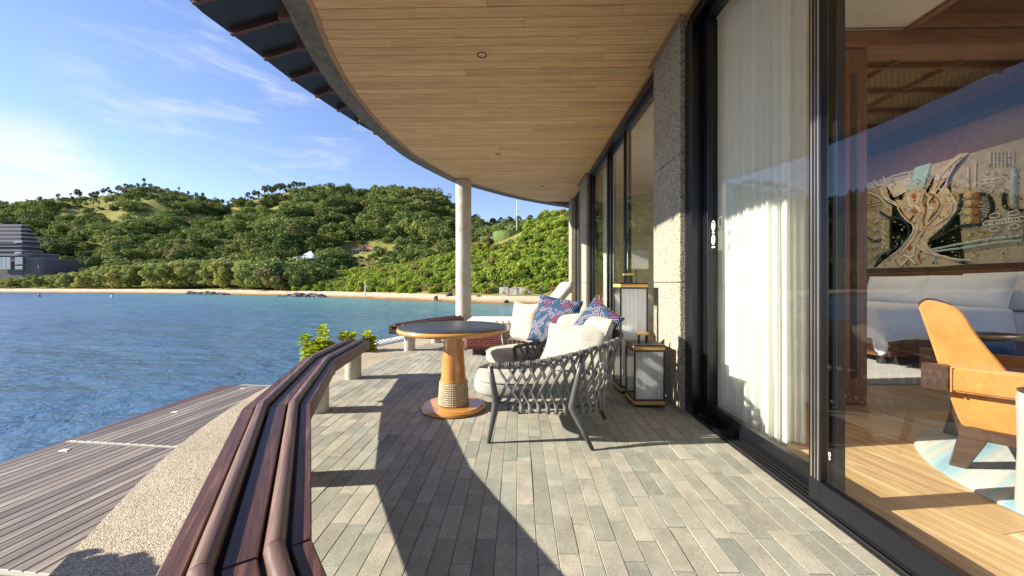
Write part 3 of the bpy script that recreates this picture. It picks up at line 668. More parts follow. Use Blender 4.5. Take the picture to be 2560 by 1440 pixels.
def pavilion():
    D = DPAV - 1; S_ = D / FP; X = lambda px: (px - 1298) * S_; Z = lambda py: H + (708 - py) * S_
    o = thing('pavilion', 'white pavilion with a tall pyramid roof among the trees', 'building', (X(752), D + 4, Z(655)))
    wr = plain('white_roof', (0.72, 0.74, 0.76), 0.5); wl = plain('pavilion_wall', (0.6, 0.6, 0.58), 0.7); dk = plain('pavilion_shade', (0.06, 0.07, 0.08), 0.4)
    def pyr(cx, cy, hw, hd, z0, z1, t=0.25):
        V = [(cx - hw, cy - hd, z0), (cx + hw, cy - hd, z0), (cx + hw, cy + hd, z0), (cx - hw, cy + hd, z0), (cx - hw, cy - hd, z0 + t), (cx + hw, cy - hd, z0 + t), (cx + hw, cy + hd, z0 + t), (cx - hw, cy + hd, z0 + t), (cx, cy, z1)]
        return V, [(0, 3, 2, 1), (0, 1, 5, 4), (1, 2, 6, 5), (2, 3, 7, 6), (3, 0, 4, 7), (4, 5, 8), (5, 6, 8), (6, 7, 8), (7, 4, 8)]
    obj('roof', pyr(X(758), D + 4, (X(781) - X(736)) / 2, 3.6, Z(645), Z(624)), wr, o); obj('low_roof', pyr(X(744), D + 1.5, 3.4, 2.0, Z(646), Z(637)), wr, o)
    obj('flat_roof', box(X(721), X(738), D + 1, D + 6, Z(646), Z(641)), wr, o)
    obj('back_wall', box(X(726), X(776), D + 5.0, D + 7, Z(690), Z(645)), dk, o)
    for px in (744, 750, 756, 762, 768, 774): obj('post', box(X(px) - 0.12, X(px) + 0.12, D + 0.9, D + 1.15, Z(660), Z(645)), wl, o)
    obj('base', box(X(724), X(778), D + 0.5, D + 7.2, Z(700), Z(653)), wl, o)
    o2 = thing('outbuilding', 'low white flat roofed outbuilding right of the white pavilion', 'building', (X(800), D + 6, Z(650)))
    obj('wall', box(X(789), X(811), D + 5, D + 8, Z(680), Z(641)), wl, o2); obj('roof', box(X(787), X(813), D + 4.6, D + 8.4, Z(641), Z(639)), wr, o2)
    D = DHOU - 1; S2 = D / FP; X = lambda px: (px - 1298) * S2; Z = lambda py: H + (708 - py) * S2
    o3 = thing('house', 'white house with a red tiled hip roof on the wooded slope', 'building', (X(903), D + 4, Z(628)))
    red = plain('red_tiles', (0.40, 0.17, 0.11), 0.8, 0.3, 0, 0.25, 6); pink = plain('pale_red_tiles', (0.55, 0.31, 0.22), 0.8)
    def hip(x0, x1, y0, y1, z0, z1, ins):
        V = [(x0, y0, z0), (x1, y0, z0), (x1, y1, z0), (x0, y1, z0), (x0 + ins, (y0 + y1) / 2, z1), (x1 - ins, (y0 + y1) / 2, z1)]
        return V, [(0, 3, 2, 1), (0, 1, 5, 4), (1, 2, 5), (2, 3, 4, 5), (3, 0, 4)]
    obj('roof', hip(X(880), X(930), D, D + 7, Z(622), Z(613), 2.2), red, o3); obj('upper_roof', hip(X(892), X(928), D + 3, D + 8, Z(616), Z(610), 0.8), pink, o3)
    obj('porch_roof', hip(X(896), X(912), D - 1, D + 2, Z(622), Z(616), 1.4), red, o3)
    obj('wall', box(X(886), X(926), D + 1.2, D + 6.5, Z(650), Z(622)), wl, o3); obj('veranda', box(X(876), X(931), D - 0.2, D + 1.1, Z(623.4), Z(622.1)), wl, o3)
    for px in (879, 887, 895, 903, 912, 921, 929): obj('post', box(X(px) - 0.1, X(px) + 0.1, D - 0.1, D + 0.12, Z(634), Z(623.5)), wl, o3)
    obj('porch_base', box(X(875), X(932), D - 0.3, D + 6, Z(660), Z(633)), wl, o3)
    # curved planted terrace, mast, wall, post
    D = 100; S3 = D / FP; X = lambda px: (px - 1298) * S3; Z = lambda py: H + (708 - py) * S3
    t = thing('planted_terrace', 'curved terrace with long grass hanging over its rim on the bank', 'terrace', (X(1268), D + 3, Z(606)))
    cx, cy, R = X(1275), D + 5, 4.6; poly = [(cx + R * math.cos(a), cy + R * math.sin(a)) for a in np.linspace(PI * 0.9, PI * 2.1, 24)]
    obj('rim', prism(poly, Z(640), Z(579)), MT['concrete'], t)
    r_ = np.random.default_rng(3); V = []
    for i in range(2600):
        a = r_.uniform(PI * 0.92, PI * 2.08); L = r_.uniform(0.8, 3.2); q = R + r_.uniform(0.02, 0.4); x = cx + q * math.cos(a); y = cy + q * math.sin(a); zt = Z(577) + r_.uniform(-0.15, 0.25)
        tx, ty = -math.sin(a) * 0.07, math.cos(a) * 0.07; V += [(x - tx, y - ty, zt), (x + tx, y + ty, zt), (x + tx + r_.normal() * .05, y + ty, zt - L), (x - tx, y - ty, zt - L)]
    gm = link('hanging_grass', fast_mesh('hanging_grass', np.array(V) - np.array(ROOT[t.name]), 4, m_leaf('hanging_grass', (0.13, 0.20, 0.05), (0.26, 0.34, 0.10), None, 0.3)), t); gm['kind'] = 'stuff'
    obj('balustrade', box(X(1195), X(1236), D + 4, D + 4.3, Z(592), Z(587)), MT['concrete'], t)
    D = 150; p0 = at_depth(1292, D); zb = terr_z(1292, D)
    o4 = thing('mast', 'tall slim white mast rising above the bank', 'mast', (p0.x, p0.y, zb))
    obj('pole', tube([(p0.x, p0.y, zb - 1), (p0.x, p0.y, yz(500, D))], [0.16, 0.10], 8), MT['white_paint'], o4)
    obj('crossbar', box(p0.x, p0.x + 1.2, p0.y - .05, p0.y + .05, yz(530, D), yz(529, D)), MT['white_paint'], o4)
    D = 61; o5 = thing('retaining_wall', 'weathered whitewashed wall between the beach and the bushes', 'wall', P(1325, 743, y=D))
    x0, x1 = P(1248, 740, y=D).x, P(1400, 740, y=D).x; m = M('flaking_whitewash', 0.9, 0.2); v = m.coord(); a = m.noise(v, 1.1, 7, 0.7)
    m.col(m.ramp(a, [(0.36, (0.18, 0.18, 0.10)), (0.45, (0.56, 0.50, 0.40)), (0.6, (0.74, 0.69, 0.60))]))
    bm_parts = []
    n_ = 14
    for i in range(n_): bm_parts.append(box(lerp(x0, x1, i / n_), lerp(x0, x1, (i + 1) / n_) - 0.01, D - 0.05 * (i % 2), D + 0.4, -2.0, yz(718, D) + 0.10 * math.sin(i * 2.3)))
    obj('wall', join(*bm_parts), m.m, o5)
    D = 73; p = at_depth(913, D); zb = terr_z(913, D)
    o6 = thing('post', 'pale wooden post standing upright on the beach', 'post', (p.x, p.y, zb)); obj('shaft', tube([(p.x, p.y, zb - .5), (p.x + .03, p.y, zb + 1), (p.x - .02, p.y, yz(706, D))], [.13, .12, .11], 8), MT['white_paint'], o6); obj('cap', tube([(p.x - .02, p.y, yz(706, D)), (p.x - .02, p.y, yz(705, D))], [.15, .13], 8), MT['concrete'], o6)
pavilion()
def rock_vf(seed, sx, sy, sz, c):
    bm = bmesh.new(); bmesh.ops.create_icosphere(bm, subdivisions=2, radius=1)
    for v in bm.verts:
        d = 1 + 0.35 * mnoise.noise(v.co * 1.7 + Vector((seed, 0, 0))); v.co = Vector((c[0] + v.co.x * sx * d, c[1] + v.co.y * sy * d, c[2] + v.co.z * sz * d))
    return take(bm)
def rocks():
    big = [(1090, 756, 10, 15, 'upright dark boulder at the water edge left of the column'), (1122, 729, 16, 13, 'broad brown boulder at the top of the beach beside the column'), (1266, 749, 12, 10, 'dark boulder on the sand below the white wall'), (1197, 744, 9, 5, 'small flat dark stone on the sand right of the column')]
    for i, (x, y, w, h, lab) in enumerate(big):
        D = interp(x, CX, SHORE) + (1 if y > 745 else 7); p = at_depth(x, D, py=y); z = terr_z(x, D); s = D / FP
        o = obj('boulder', rock_vf(i * 3.3, w * s * .6, w * s * .5, h * s * .6, (p.x, p.y, z + h * s * .35)), MT['rock'], autosmooth=30); tag(o, lab, 'rock')
    r_ = np.random.default_rng(8)
    for x0, x1, y, n, lab in ((470, 570, 736, 34, 'low reef of dark rocks at the water edge below the shore trees'), (690, 810, 744, 30, 'scattered dark rocks in the shallows before the sand')):
        parts = []
        for i in range(n):
            x = r_.uniform(x0, x1); D = interp(x, CX, SHORE) + r_.uniform(-3.0, 2.5); p = at_depth(x, D); s = r_.uniform(.2, .75); parts.append(rock_vf(i + x, s * 1.5, s, s * .8, (p.x, p.y, max(ZSEA, terr_z(x, D)) + s * .25)))
        o = obj('shore_rocks', join(*parts), MT['rock']); tag(o, lab, None, None, 'stuff')
rocks()
def swimmers():
    skin = plain('skin', (0.35, 0.2, 0.13), 0.6); dk = plain('dark_hair', (0.02, 0.018, 0.015), 0.6); sh = plain('white_shirt', (0.7, 0.7, 0.7), 0.8); blk = plain('dark_swim_top', (0.03, 0.03, 0.04), 0.7)
    for px, D, shirt, lab in ((280, 78, sh, 'person in a white top standing chest deep in the sea'), (99, 82, blk, 'distant swimmer in dark clothes standing waist deep in the sea')):
        p = at_depth(px, D); o = thing('person', lab, 'person', (p.x, p.y, ZSEA)); z = ZSEA
        prof = [(0.10, -1.0), (0.16, -0.7), (0.17, -0.25), (0.15, -0.05), (0.20, 0.25), (0.19, 0.38), (0.07, 0.45), (0.055, 0.52), (0.085, 0.58), (0.10, 0.66), (0.085, 0.74), (0.03, 0.79)]
        V, F = lathe(prof, 14, (p.x, p.y, z)); V = [Vector((v.x, p.y + (v.y - p.y) * .65, v.z)) for v in V]
        for s in (-1, 1):
            a = tube([(p.x + s * .17, p.y, z + .36), (p.x + s * .27, p.y - .03, z + .12), (p.x + s * .30, p.y - .2, z - .05)], [.055, .045, .03], 8); V, F = join((V, F), a)
        obj('body', (V, F), skin, o, smooth=True)
        V, F = lathe([(0.175, -0.3), (0.185, 0.0), (0.215, 0.26), (0.2, 0.4), (0.09, 0.46)], 14, (p.x, p.y, z)); V = [Vector((v.x, p.y + (v.y - p.y) * .68, v.z)) for v in V]; obj('shirt', (V, F), shirt, o, smooth=True)
        obj('hair', rock_vf(1.0, .11, .11, .09, (p.x, p.y + .02, z + .73)), dk, o, smooth=True)
swimmers()

# ------------------------------------------------------------------ terrace, apron, boardwalk
EDGE = [(-0.85, -0.5), (-0.75, 0.5), (-1.0, 1.0), (-1.55, 2.05), (-1.98, 3.1), (-2.13, 4.1), (-2.07, 4.82), (-2.0, 5.76), (-1.93, 6.24), (-1.7, 7.2), (-1.35, 8.1), (-0.6, 9.3), (0.4, 10.3), (1.5, 11.2)]
APR = [(-1.15, -0.6), (-1.45, 0.5), (-1.87, 1.44), (-2.416, 2.557), (-2.77, 3.8), (-2.86, 5.2), (-2.63, 6.58), (-2.29, 7.44), (-1.95, 8.6), (-1.0, 10.0), (0.2, 11.2), (1.5, 12.1)]
def edge_x(pts, y):
    return float(np.interp(y, [p[1] for p in pts], [p[0] for p in pts]))
def floor_():
    ap = [(p.x, p.y) for p in catmull([(x, y, 0) for x, y in APR], 5)]
    o = obj('pebble_apron', prism(ap + [(1.5, -0.6)], -0.40, -0.018), MT['aggregate']); tag(o, 'washed pebble paving outside the bench', None, None, 'structure')
    ed = [(p.x, p.y) for p in catmull([(x, y, 0) for x, y in EDGE], 5)]
    t = obj('terrace', prism(ed + [(1.5, -0.5)], -0.015, -0.006), MT['grout']); tag(t, 'stone paved terrace', None, None, 'structure')
    SW, SL = 0.0885, 0.257; items = []
    i = 0; x = 1.492
    while x > -2.2:
        x0 = x - SW; off = (i * 0.6180339) % 1.0 if i % 3 == 2 else (0.0 if i % 2 else 0.33)
        y = -0.3 - off * SL
        k = 0
        while y < 11.5:
            L = SL if (i * 7 + k * 3) % 11 else SL * 1.9
            items.append((x0, x, y, y + L)); y += L; k += 1
        i += 1; x -= SW
    keep = []
    g = 0.0012
    def emin(y): return edge_x(EDGE, y)
    for x0, x1, y0, y1 in items:
        a, b = emin(y0), emin(y1)
        if x1 - 0.02 < max(a, b): continue
        if y1 > 11.2 and False: continue
        yl = np.interp((x0 + x1) / 2, [-0.6, 0.4, 1.5], [9.3, 10.3, 11.2])
        if y0 > yl - 0.1: continue
        keep.append((max(x0, a) if x0 < max(a, b) else x0, max(x0, b) if x0 < max(a, b) else x0, x1, y0, min(y1, yl)))
    def slab_vf(q, r_):
        xa, xb, x1, y0, y1 = q; dz = r_.uniform(-0.0012, 0.0012); c = 0.0016; z0, z1 = -0.0055, 0.0 + dz
        lo = [(xa + g, y0 + g), (x1 - g, y0 + g), (x1 - g, y1 - g), (xb + g, y1 - g)]
        hi = [(xa + g + c, y0 + g + c), (x1 - g - c, y0 + g + c), (x1 - g - c, y1 - g - c), (xb + g + c, y1 - g - c)]
        V = [(*p, z0) for p in lo] + [(*p, z1 - 0.002) for p in lo] + [(*p, z1) for p in hi]
        F = [(8, 9, 10, 11)]
        for j in range(4):
            k = (j + 1) % 4; F.append((j, k, 4 + k, 4 + j)); F.append((4 + j, 4 + k, 8 + k, 8 + j))
        return V, F
    r_ = np.random.default_rng(2)
    def vis(q):
        y = (q[3] + q[4]) / 2
        if y < 1.40: return 1e9
        px = 1298 + (q[0] + q[2]) / 2 / y * FP
        return y if -40 < px < 2560 else 1e9
    keep.sort(key=vis)
    cache = {}
    for q in keep[:300]:
        key = (round(q[2] - q[0], 4), round(q[2] - q[1], 4), round(q[4] - q[3], 4))
        cx, cy = q[2], q[3]
        if key not in cache:
            V, F = slab_vf((q[0] - cx, q[1] - cx, 0, 0, q[4] - cy), r_); cache[key] = raw_mesh('stone_slab', V, F, MT['slab'])
        s = link('stone_slab', cache[key], t); s.location = (cx, cy, r_.uniform(-0.0012, 0.0012))
    V, F = join(*[slab_vf(q, r_) for q in keep[300:]])
    s = obj('stone_paving', (V, F), MT['slab'], t); s['kind'] = 'stuff'
    print('slabs', len(keep))
floor_()
def deck():
    zd = -0.56; ang = math.atan2(0.09, 0.996)
    o = obj('boardwalk', box(-5.05, -1.9, -1.5, 6.2, zd - 0.22, zd - 0.05), MT['rafter']); tag(o, 'lower timber boardwalk between the terrace and the sea', None, None, 'structure')
    o.rotation_euler = (0, 0, 0)
    ca, sa = math.cos(-ang), math.sin(-ang); pv = (-4.66, 4.7)
    bw, gap = 0.088, 0.007; bays = [(-1.4, 0.68), (0.72, 2.25), (2.29, 3.84), (3.89, 6.07)]
    for b, (y0, y1) in enumerate(bays):
        me = raw_mesh('board', *box(0, bw, 0, y1 - y0, -0.045, 0, 0.004), MT['deck'])
        for i in range(30):
            x = -4.79 + i * (bw + gap); c = link('board', me, o); lx, ly = x - pv[0], y0 - pv[1]
            c.location = (pv[0] + lx * ca - ly * sa, pv[1] + lx * sa + ly * ca, zd); c.rotation_euler = (0, 0, -ang)
    st = plain('pale_joint_strip', (0.42, 0.39, 0.33), 0.7)
    for y in (0.70, 2.27, 3.865, 6.10):
        c = link('joint_strip', raw_mesh('joint_strip', *box(0, 2.9, -0.014, 0.014, -0.045, 0.002), st), o); lx, ly = -4.79 - pv[0], y - pv[1]
        c.location = (pv[0] + lx * ca - ly * sa, pv[1] + lx * sa + ly * ca, zd); c.rotation_euler = (0, 0, -ang)
    for px, py, lab in ((163, 1126, 'small flush deck light nearest the photographer'), (437, 1031, 'small flush deck light in the middle bay of the boardwalk'), (607, 972, 'small flush deck light at the far end of the boardwalk')):
        p = P(px, py, z=zd); l = thing('deck_light', lab, 'light', (p.x, p.y, zd + 0.001)); obj('frame', box(p.x - .045, p.x + .045, p.y - .022, p.y + .022, zd, zd + .006, .002), MT['steel'], l); obj('lens', box(p.x - .036, p.x + .036, p.y - .015, p.y + .015, zd + .006, zd + .009), MT['candle'], l)
deck()

# ------------------------------------------------------------------ benches
def bench_build(name, label, TR, TL, loc, legs, zt=0.43, zb=0.325):
    o = thing(name, label, 'bench', loc)
    fr = [(0.0, 0.175, 'b'), (0.205, 0.365, 'r'), (0.40, 0.63, 'b'), (0.665, 0.815, 'r'), (0.845, 1.0, 'b')]
    n = len(TR)
    for i in range(n - 1):
        for a, b, k in fr:
            def pt(j, t): return Vector((lerp(TL[j][0], TR[j][0], t), lerp(TL[j][1], TR[j][1], t), 0))
            if k == 'b':
                q = [pt(i, a), pt(i, b), pt(i + 1, b), pt(i + 1, a)]; d = (q[3] - q[0]).normalized() * 0.0015; q = [q[0] + d, q[1] + d, q[2] - d, q[3] - d]
                zz = zb if b == 1.0 or a == 0.0 else zt - 0.05
                obj('slat', prism([(v.x, v.y) for v in q], zz, zt, 0.004), MT['bench'], o)
            else:
                p, q = pt(i, (a + b) / 2), pt(i + 1, (a + b) / 2); w = 0.5 * (b - a) * 0.345; d = (q - p).normalized() * 0.0012
                # mitred ends: build the sweep from ring to ring across the joint planes
                N = 16; V = []; dirv = (q - p).normalized(); nor = Vector((-dirv.y, dirv.x, 0))
                for end, j in ((p + d, i), (q - d, i + 1)):
                    mit = pt(j, 1.0) - pt(j, 0.0); mit.normalize(); sc = 1 / max(0.4, abs(mit.dot(nor))); m_ = mit * (1 if mit.dot(nor) > 0 else -1)
                    for s_ in range(N):
                        th = 2 * PI * s_ / N; V.append(end + m_ * (w * sc * math.cos(th)) + Vector((0, 0, zt + 0.004 + w * math.sin(th))))
                F = [(s_, (s_ + 1) % N, N + (s_ + 1) % N, N + s_) for s_ in range(N)] + [tuple(range(N - 1, -1, -1)), tuple(range(N, 2 * N))]
                obj('round_rail', (V, F), MT['bench_rail'], o, autosmooth=40)
        a_, b_ = 0.04, 0.96
    for i in range(n - 1):  # dark board added below, so the gaps between slats look shaded
        q = [(lerp(TL[j][0], TR[j][0], t), lerp(TL[j][1], TR[j][1], t)) for j, t in ((i, .1), (i, .9), (i + 1, .9), (i + 1, .1))]
        obj('added_under_board', prism(q, zt - 0.088, zt - 0.056), MT['black_matte'], o)
    for i in range(n):      # cross bearers under the slats at the joints
        p, q = Vector((lerp(TL[i][0], TR[i][0], .05), lerp(TL[i][1], TR[i][1], .05), zt - .115)), Vector((lerp(TL[i][0], TR[i][0], .95), lerp(TL[i][1], TR[i][1], .95), zt - .115))
        obj('bearer', tube([p, q], 0.026, 4), MT['black_matte'], o)
    for x, y in legs:
        obj('leg', lathe([(0.088, -0.02), (0.092, 0.0), (0.092, zb - 0.01), (0.085, zb)], 24, (x, y, 0)), MT['concrete'], o, autosmooth=40)
    return o
TR = [(-1.854, 4.556), (-1.69, 3.369), (-1.235, 2.17), (-0.576, 1.016), (-0.10, 0.47)]
TL = [(-2.19, 4.51), (-2.04, 3.47), (-1.563, 2.052), (-0.85, 0.823), (-0.36, 0.25)]
bench_build('bench', 'long curved dark timber bench with two round rails, running from the photographer to the plants', TR, TL, (-1.6, 2.6, 0), [(-2.0, 4.42), (-1.80, 3.27), (-1.40, 2.10), (-0.72, 0.95)])
bench_build('bench', 'second dark timber bench beyond the round table, ending at the concrete column', [(-1.86, 6.12), (-1.55, 7.0), (-1.16, 7.75)], [(-2.2, 6.18), (-1.88, 7.14), (-1.45, 7.94)], (-1.7, 7.0, 0), [(-1.87, 6.28), (-1.6, 7.1), (-1.35, 7.7)])

# ------------------------------------------------------------------ the villa
WX = 1.48; ZS = 3.49
villa = thing('villa', 'seaside villa with a curved timber lined eave, pebbledash piers and black sliding glass doors', 'building', (3.0, 4.0, 0))
BEAM = [(-0.75, -2.6), (-0.95, -1.4), (-1.2, -0.2), (-1.42, 0.9), (-1.60, 2.0), (-1.76, 3.067), (-1.842, 3.377), (-1.93, 3.757), (-2.02, 4.29), (-2.056, 4.847), (-2.06, 5.464), (-1.99, 6.258), (-1.839, 7.07), (-1.364, 8.40), (-1.128, 8.686), (-0.12, 9.915), (0.668, 10.64), (1.486, 11.25), (2.6, 11.9)]
BC = [(p.x, p.y) for p in catmull([(x, y, 0) for x, y in BEAM], 6)]
def offset(curve, d):
    out_ = []
    for i, p in enumerate(curve):
        a = Vector((*curve[max(i - 2, 0)], 0)); b = Vector((*curve[min(i + 2, len(curve) - 1)], 0)); t = (b - a).normalized(); n_ = Vector((-t.y, t.x, 0))
        out_.append((p[0] + n_.x * d, p[1] + n_.y * d))
    return out_
def strip(c1, c2, z0, z1):
    """closed ring-beam solid between two curves"""
    V = []; F = []; n = len(c1)
    for a, b in zip(c1, c2): V += [(a[0], a[1], z0), (b[0], b[1], z0), (b[0], b[1], z1), (a[0], a[1], z1)]
    for i in range(n - 1):
        for k in range(4): F.append((i * 4 + k, i * 4 + (k + 1) % 4, (i + 1) * 4 + (k + 1) % 4, (i + 1) * 4 + k))
    F += [(3, 2, 1, 0), tuple((n - 1) * 4 + k for k in range(4))]
    return V, F
def shell():
    obj('ring_beam', strip(offset(BC, 0.02), offset(BC, 0.21), ZS - 0.012, ZS + 0.32), MT['terrazzo'], villa, autosmooth=40)
    obj('soffit_trim', strip(offset(BC, -0.03), offset(BC, 0.018), ZS - 0.008, ZS + 0.03), MT['trim_wood'], villa, autosmooth=40)
    poly = offset(BC, -0.01); back = obj('soffit', prism(poly + [(1.7, 11.9), (1.7, -2.6)], ZS + 0.018, ZS + 0.06), MT['joint'], villa)
    inner = offset(BC, -0.03); ys = [p[1] for p in inner]; xs = [p[0] for p in inner]
    pw = 0.130; y = -0.5; q = 0
    while y < 11.2:
        a, b = y + 0.003, y + pw - 0.003; xa, xb = float(np.interp(a, ys, xs)), float(np.interp(b, ys, xs)); x1 = WX + 0.04
        # boards butt end to end, staggered
        cuts = [None]; 
        if a < 10.6 and xa < x1 - 0.05:
            segs = []; c0a, c0b = xa, xb; xc = max(xa, xb) + 0.35 + ((q * 0.618) % 1.0) * 1.6
            while xc < x1 - 0.25: segs.append((c0a, c0b, xc - .001, xc - .001)); c0a = c0b = xc + .001; xc += 1.8
            segs.append((c0a, c0b, x1, x1))
            for s in segs:
                V, F = prism([(s[0], a), (s[2], a), (s[3], b), (s[1], b)], ZS, ZS + 0.0175, 0.003); obj('soffit_board', (V, F), MT['soffit'], back)
        y += pw; q += 1
    # the metal roof overhang, its purlins and the timber rafters
    EAVE = [(-1.0, -2.6), (-1.45, -0.9), (-2.0, 0.4), (-2.5, 1.4), (-2.85, 2.2), (-3.03, 2.8), (-3.12, 3.53), (-3.05, 4.05), (-2.97, 4.86), (-2.8, 5.66), (-2.63, 6.32), (-2.3, 7.2), (-1.9, 8.0), (-1.3, 8.95), (-0.5, 9.9), (0.4, 10.75), (1.5, 11.5), (2.8, 12.2)]
    ec = resample([(x, y, 0) for x, y in EAVE], 60); ic = resample([(x, y, 0) for x, y in offset(BC, 0.02)], 60)
    V = []; F = []
    for a, b in zip(ec, ic):
        V += [(a.x, a.y, 3.80), (a.x, a.y, 3.84), (b.x, b.y, 4.12), (b.x, b.y, 4.08)]
    for i in range(59):
        for k in range(4): F.append((i * 4 + k, i * 4 + (k + 1) % 4, (i + 1) * 4 + (k + 1) % 4, (i + 1) * 4 + k))
    r = obj('roof', (V, F), MT['roof_metal'], villa)
    obj('roof_deck', prism([(p.x, p.y) for p in ic] + [(7.6, 12.0), (7.6, -5.2), (1.4, -5.2)], 4.62, 4.75), MT['roof_metal'], villa)
    obj('parapet', strip([(p.x + 0.02, p.y) for p in ic], [(p.x + .25, p.y - .1) for p in ic], ZS + 0.3, 4.62), MT['roof_metal'], villa)
    ey = [p.y for p in ec]; ex = [p.x for p in ec]; oc = offset(BC, 0.21); oy = [p[1] for p in oc]; ox = [p[0] for p in oc]
    y = 0.35
    while y < 11.2:
        xo = float(np.interp(y, oy, ox)); xe = float(np.interp(y, ey, ex))
        obj('rafter', box(xo - 0.16, xo + 0.1, y - 0.035, y + 0.035, ZS + 0.09, ZS + 0.31, 0.006), MT['rafter'], villa)
        if xe < xo - 0.3: obj('purlin', (lambda v: ([Vector((p[0], p[1], p[2])) for p in v[0]], v[1]))(slope_bar((xo - 0.1, y, 3.985), (xe + 0.05, y, 3.775))), MT['rafter'], villa)
        y += 0.4355
    c = obj('column', lathe([(0.18, -0.02), (0.178, 0.02), (0.176, 2.0), (0.178, ZS - 0.012)], 28, (-1.27, 8.42, 0)), MT['concrete'], villa, autosmooth=50)
def slope_bar(a, b, w=0.02, h=0.03):
    a, b = Vector(a), Vector(b)
    V = [a + Vector((0, -w, -h)), a + Vector((0, w, -h)), a + Vector((0, w, h)), a + Vector((0, -w, h)), b + Vector((0, -w, -h)), b + Vector((0, w, -h)), b + Vector((0, w, h)), b + Vector((0, -w, h))]
    return V, [(0, 1, 2, 3), (7, 6, 5, 4), (0, 4, 5, 1), (1, 5, 6, 2), (2, 6, 7, 3), (3, 7, 4, 0)]
shell()
def piers():
    for x0, y0, y1, x1 in ((1.437, 3.335, 3.985, 1.78), (1.437, 7.98, 8.86, 1.78), (1.437, 10.2, 10.75, 1.8)):
        p = obj('pier', box(x0 + 0.02, x1, y0 + 0.02, y1 - 0.02, 0, ZS), MT['joint'], villa)
        for z0, z1 in ((0.0, 1.145), (1.151, 2.30), (2.306, ZS - 0.002)): obj('stone_panel', box(x0, x1 + 0.02, y0, y1, z0, z1, 0.004), MT['pillar'], p)
    for x0, y0, y1, x1 in ((1.40, 3.26, 4.05, 1.5), (1.40, 7.9, 8.95, 1.5)): obj('soffit_trim', box(x0, x1, y0, y1, ZS - 0.022, ZS - 0.002), MT['trim_wood'], villa)
    obj('soffit_trim', box(WX - 0.025, WX - 0.002, -1.5, 3.25, ZS - 0.02, ZS - 0.001), MT['trim_wood'], villa); obj('soffit_trim', box(WX - 0.025, WX - 0.002, 4.06, 7.89, ZS - 0.02, ZS - 0.001), MT['trim_wood'], villa)
piers()
def leaf_panel(parent, nm, x, y0, y1, z0, z1, st, rail_b, rail_t, th=0.045):
    """a framed glazed leaf in the plane X=x: frame bars and a glass pane 8 mm thick"""
    f = obj(nm, join(box(x - th / 2, x + th / 2, y0, y0 + st, z0, z1, .003), box(x - th / 2, x + th / 2, y1 - st, y1, z0, z1, .003), box(x - th / 2, x + th / 2, y0 + st + .0005, y1 - st - .0005, z0, z0 + rail_b, .003), box(x - th / 2, x + th / 2, y0 + st + .0005, y1 - st - .0005, z1 - rail_t, z1, .003)), MT['black'], parent)
    obj('glass_pane', box(x - .004, x + .004, y0 + st - .002, y1 - st + .002, z0 + rail_b - .002, z1 - rail_t + .002), MT['glass'], f); return f
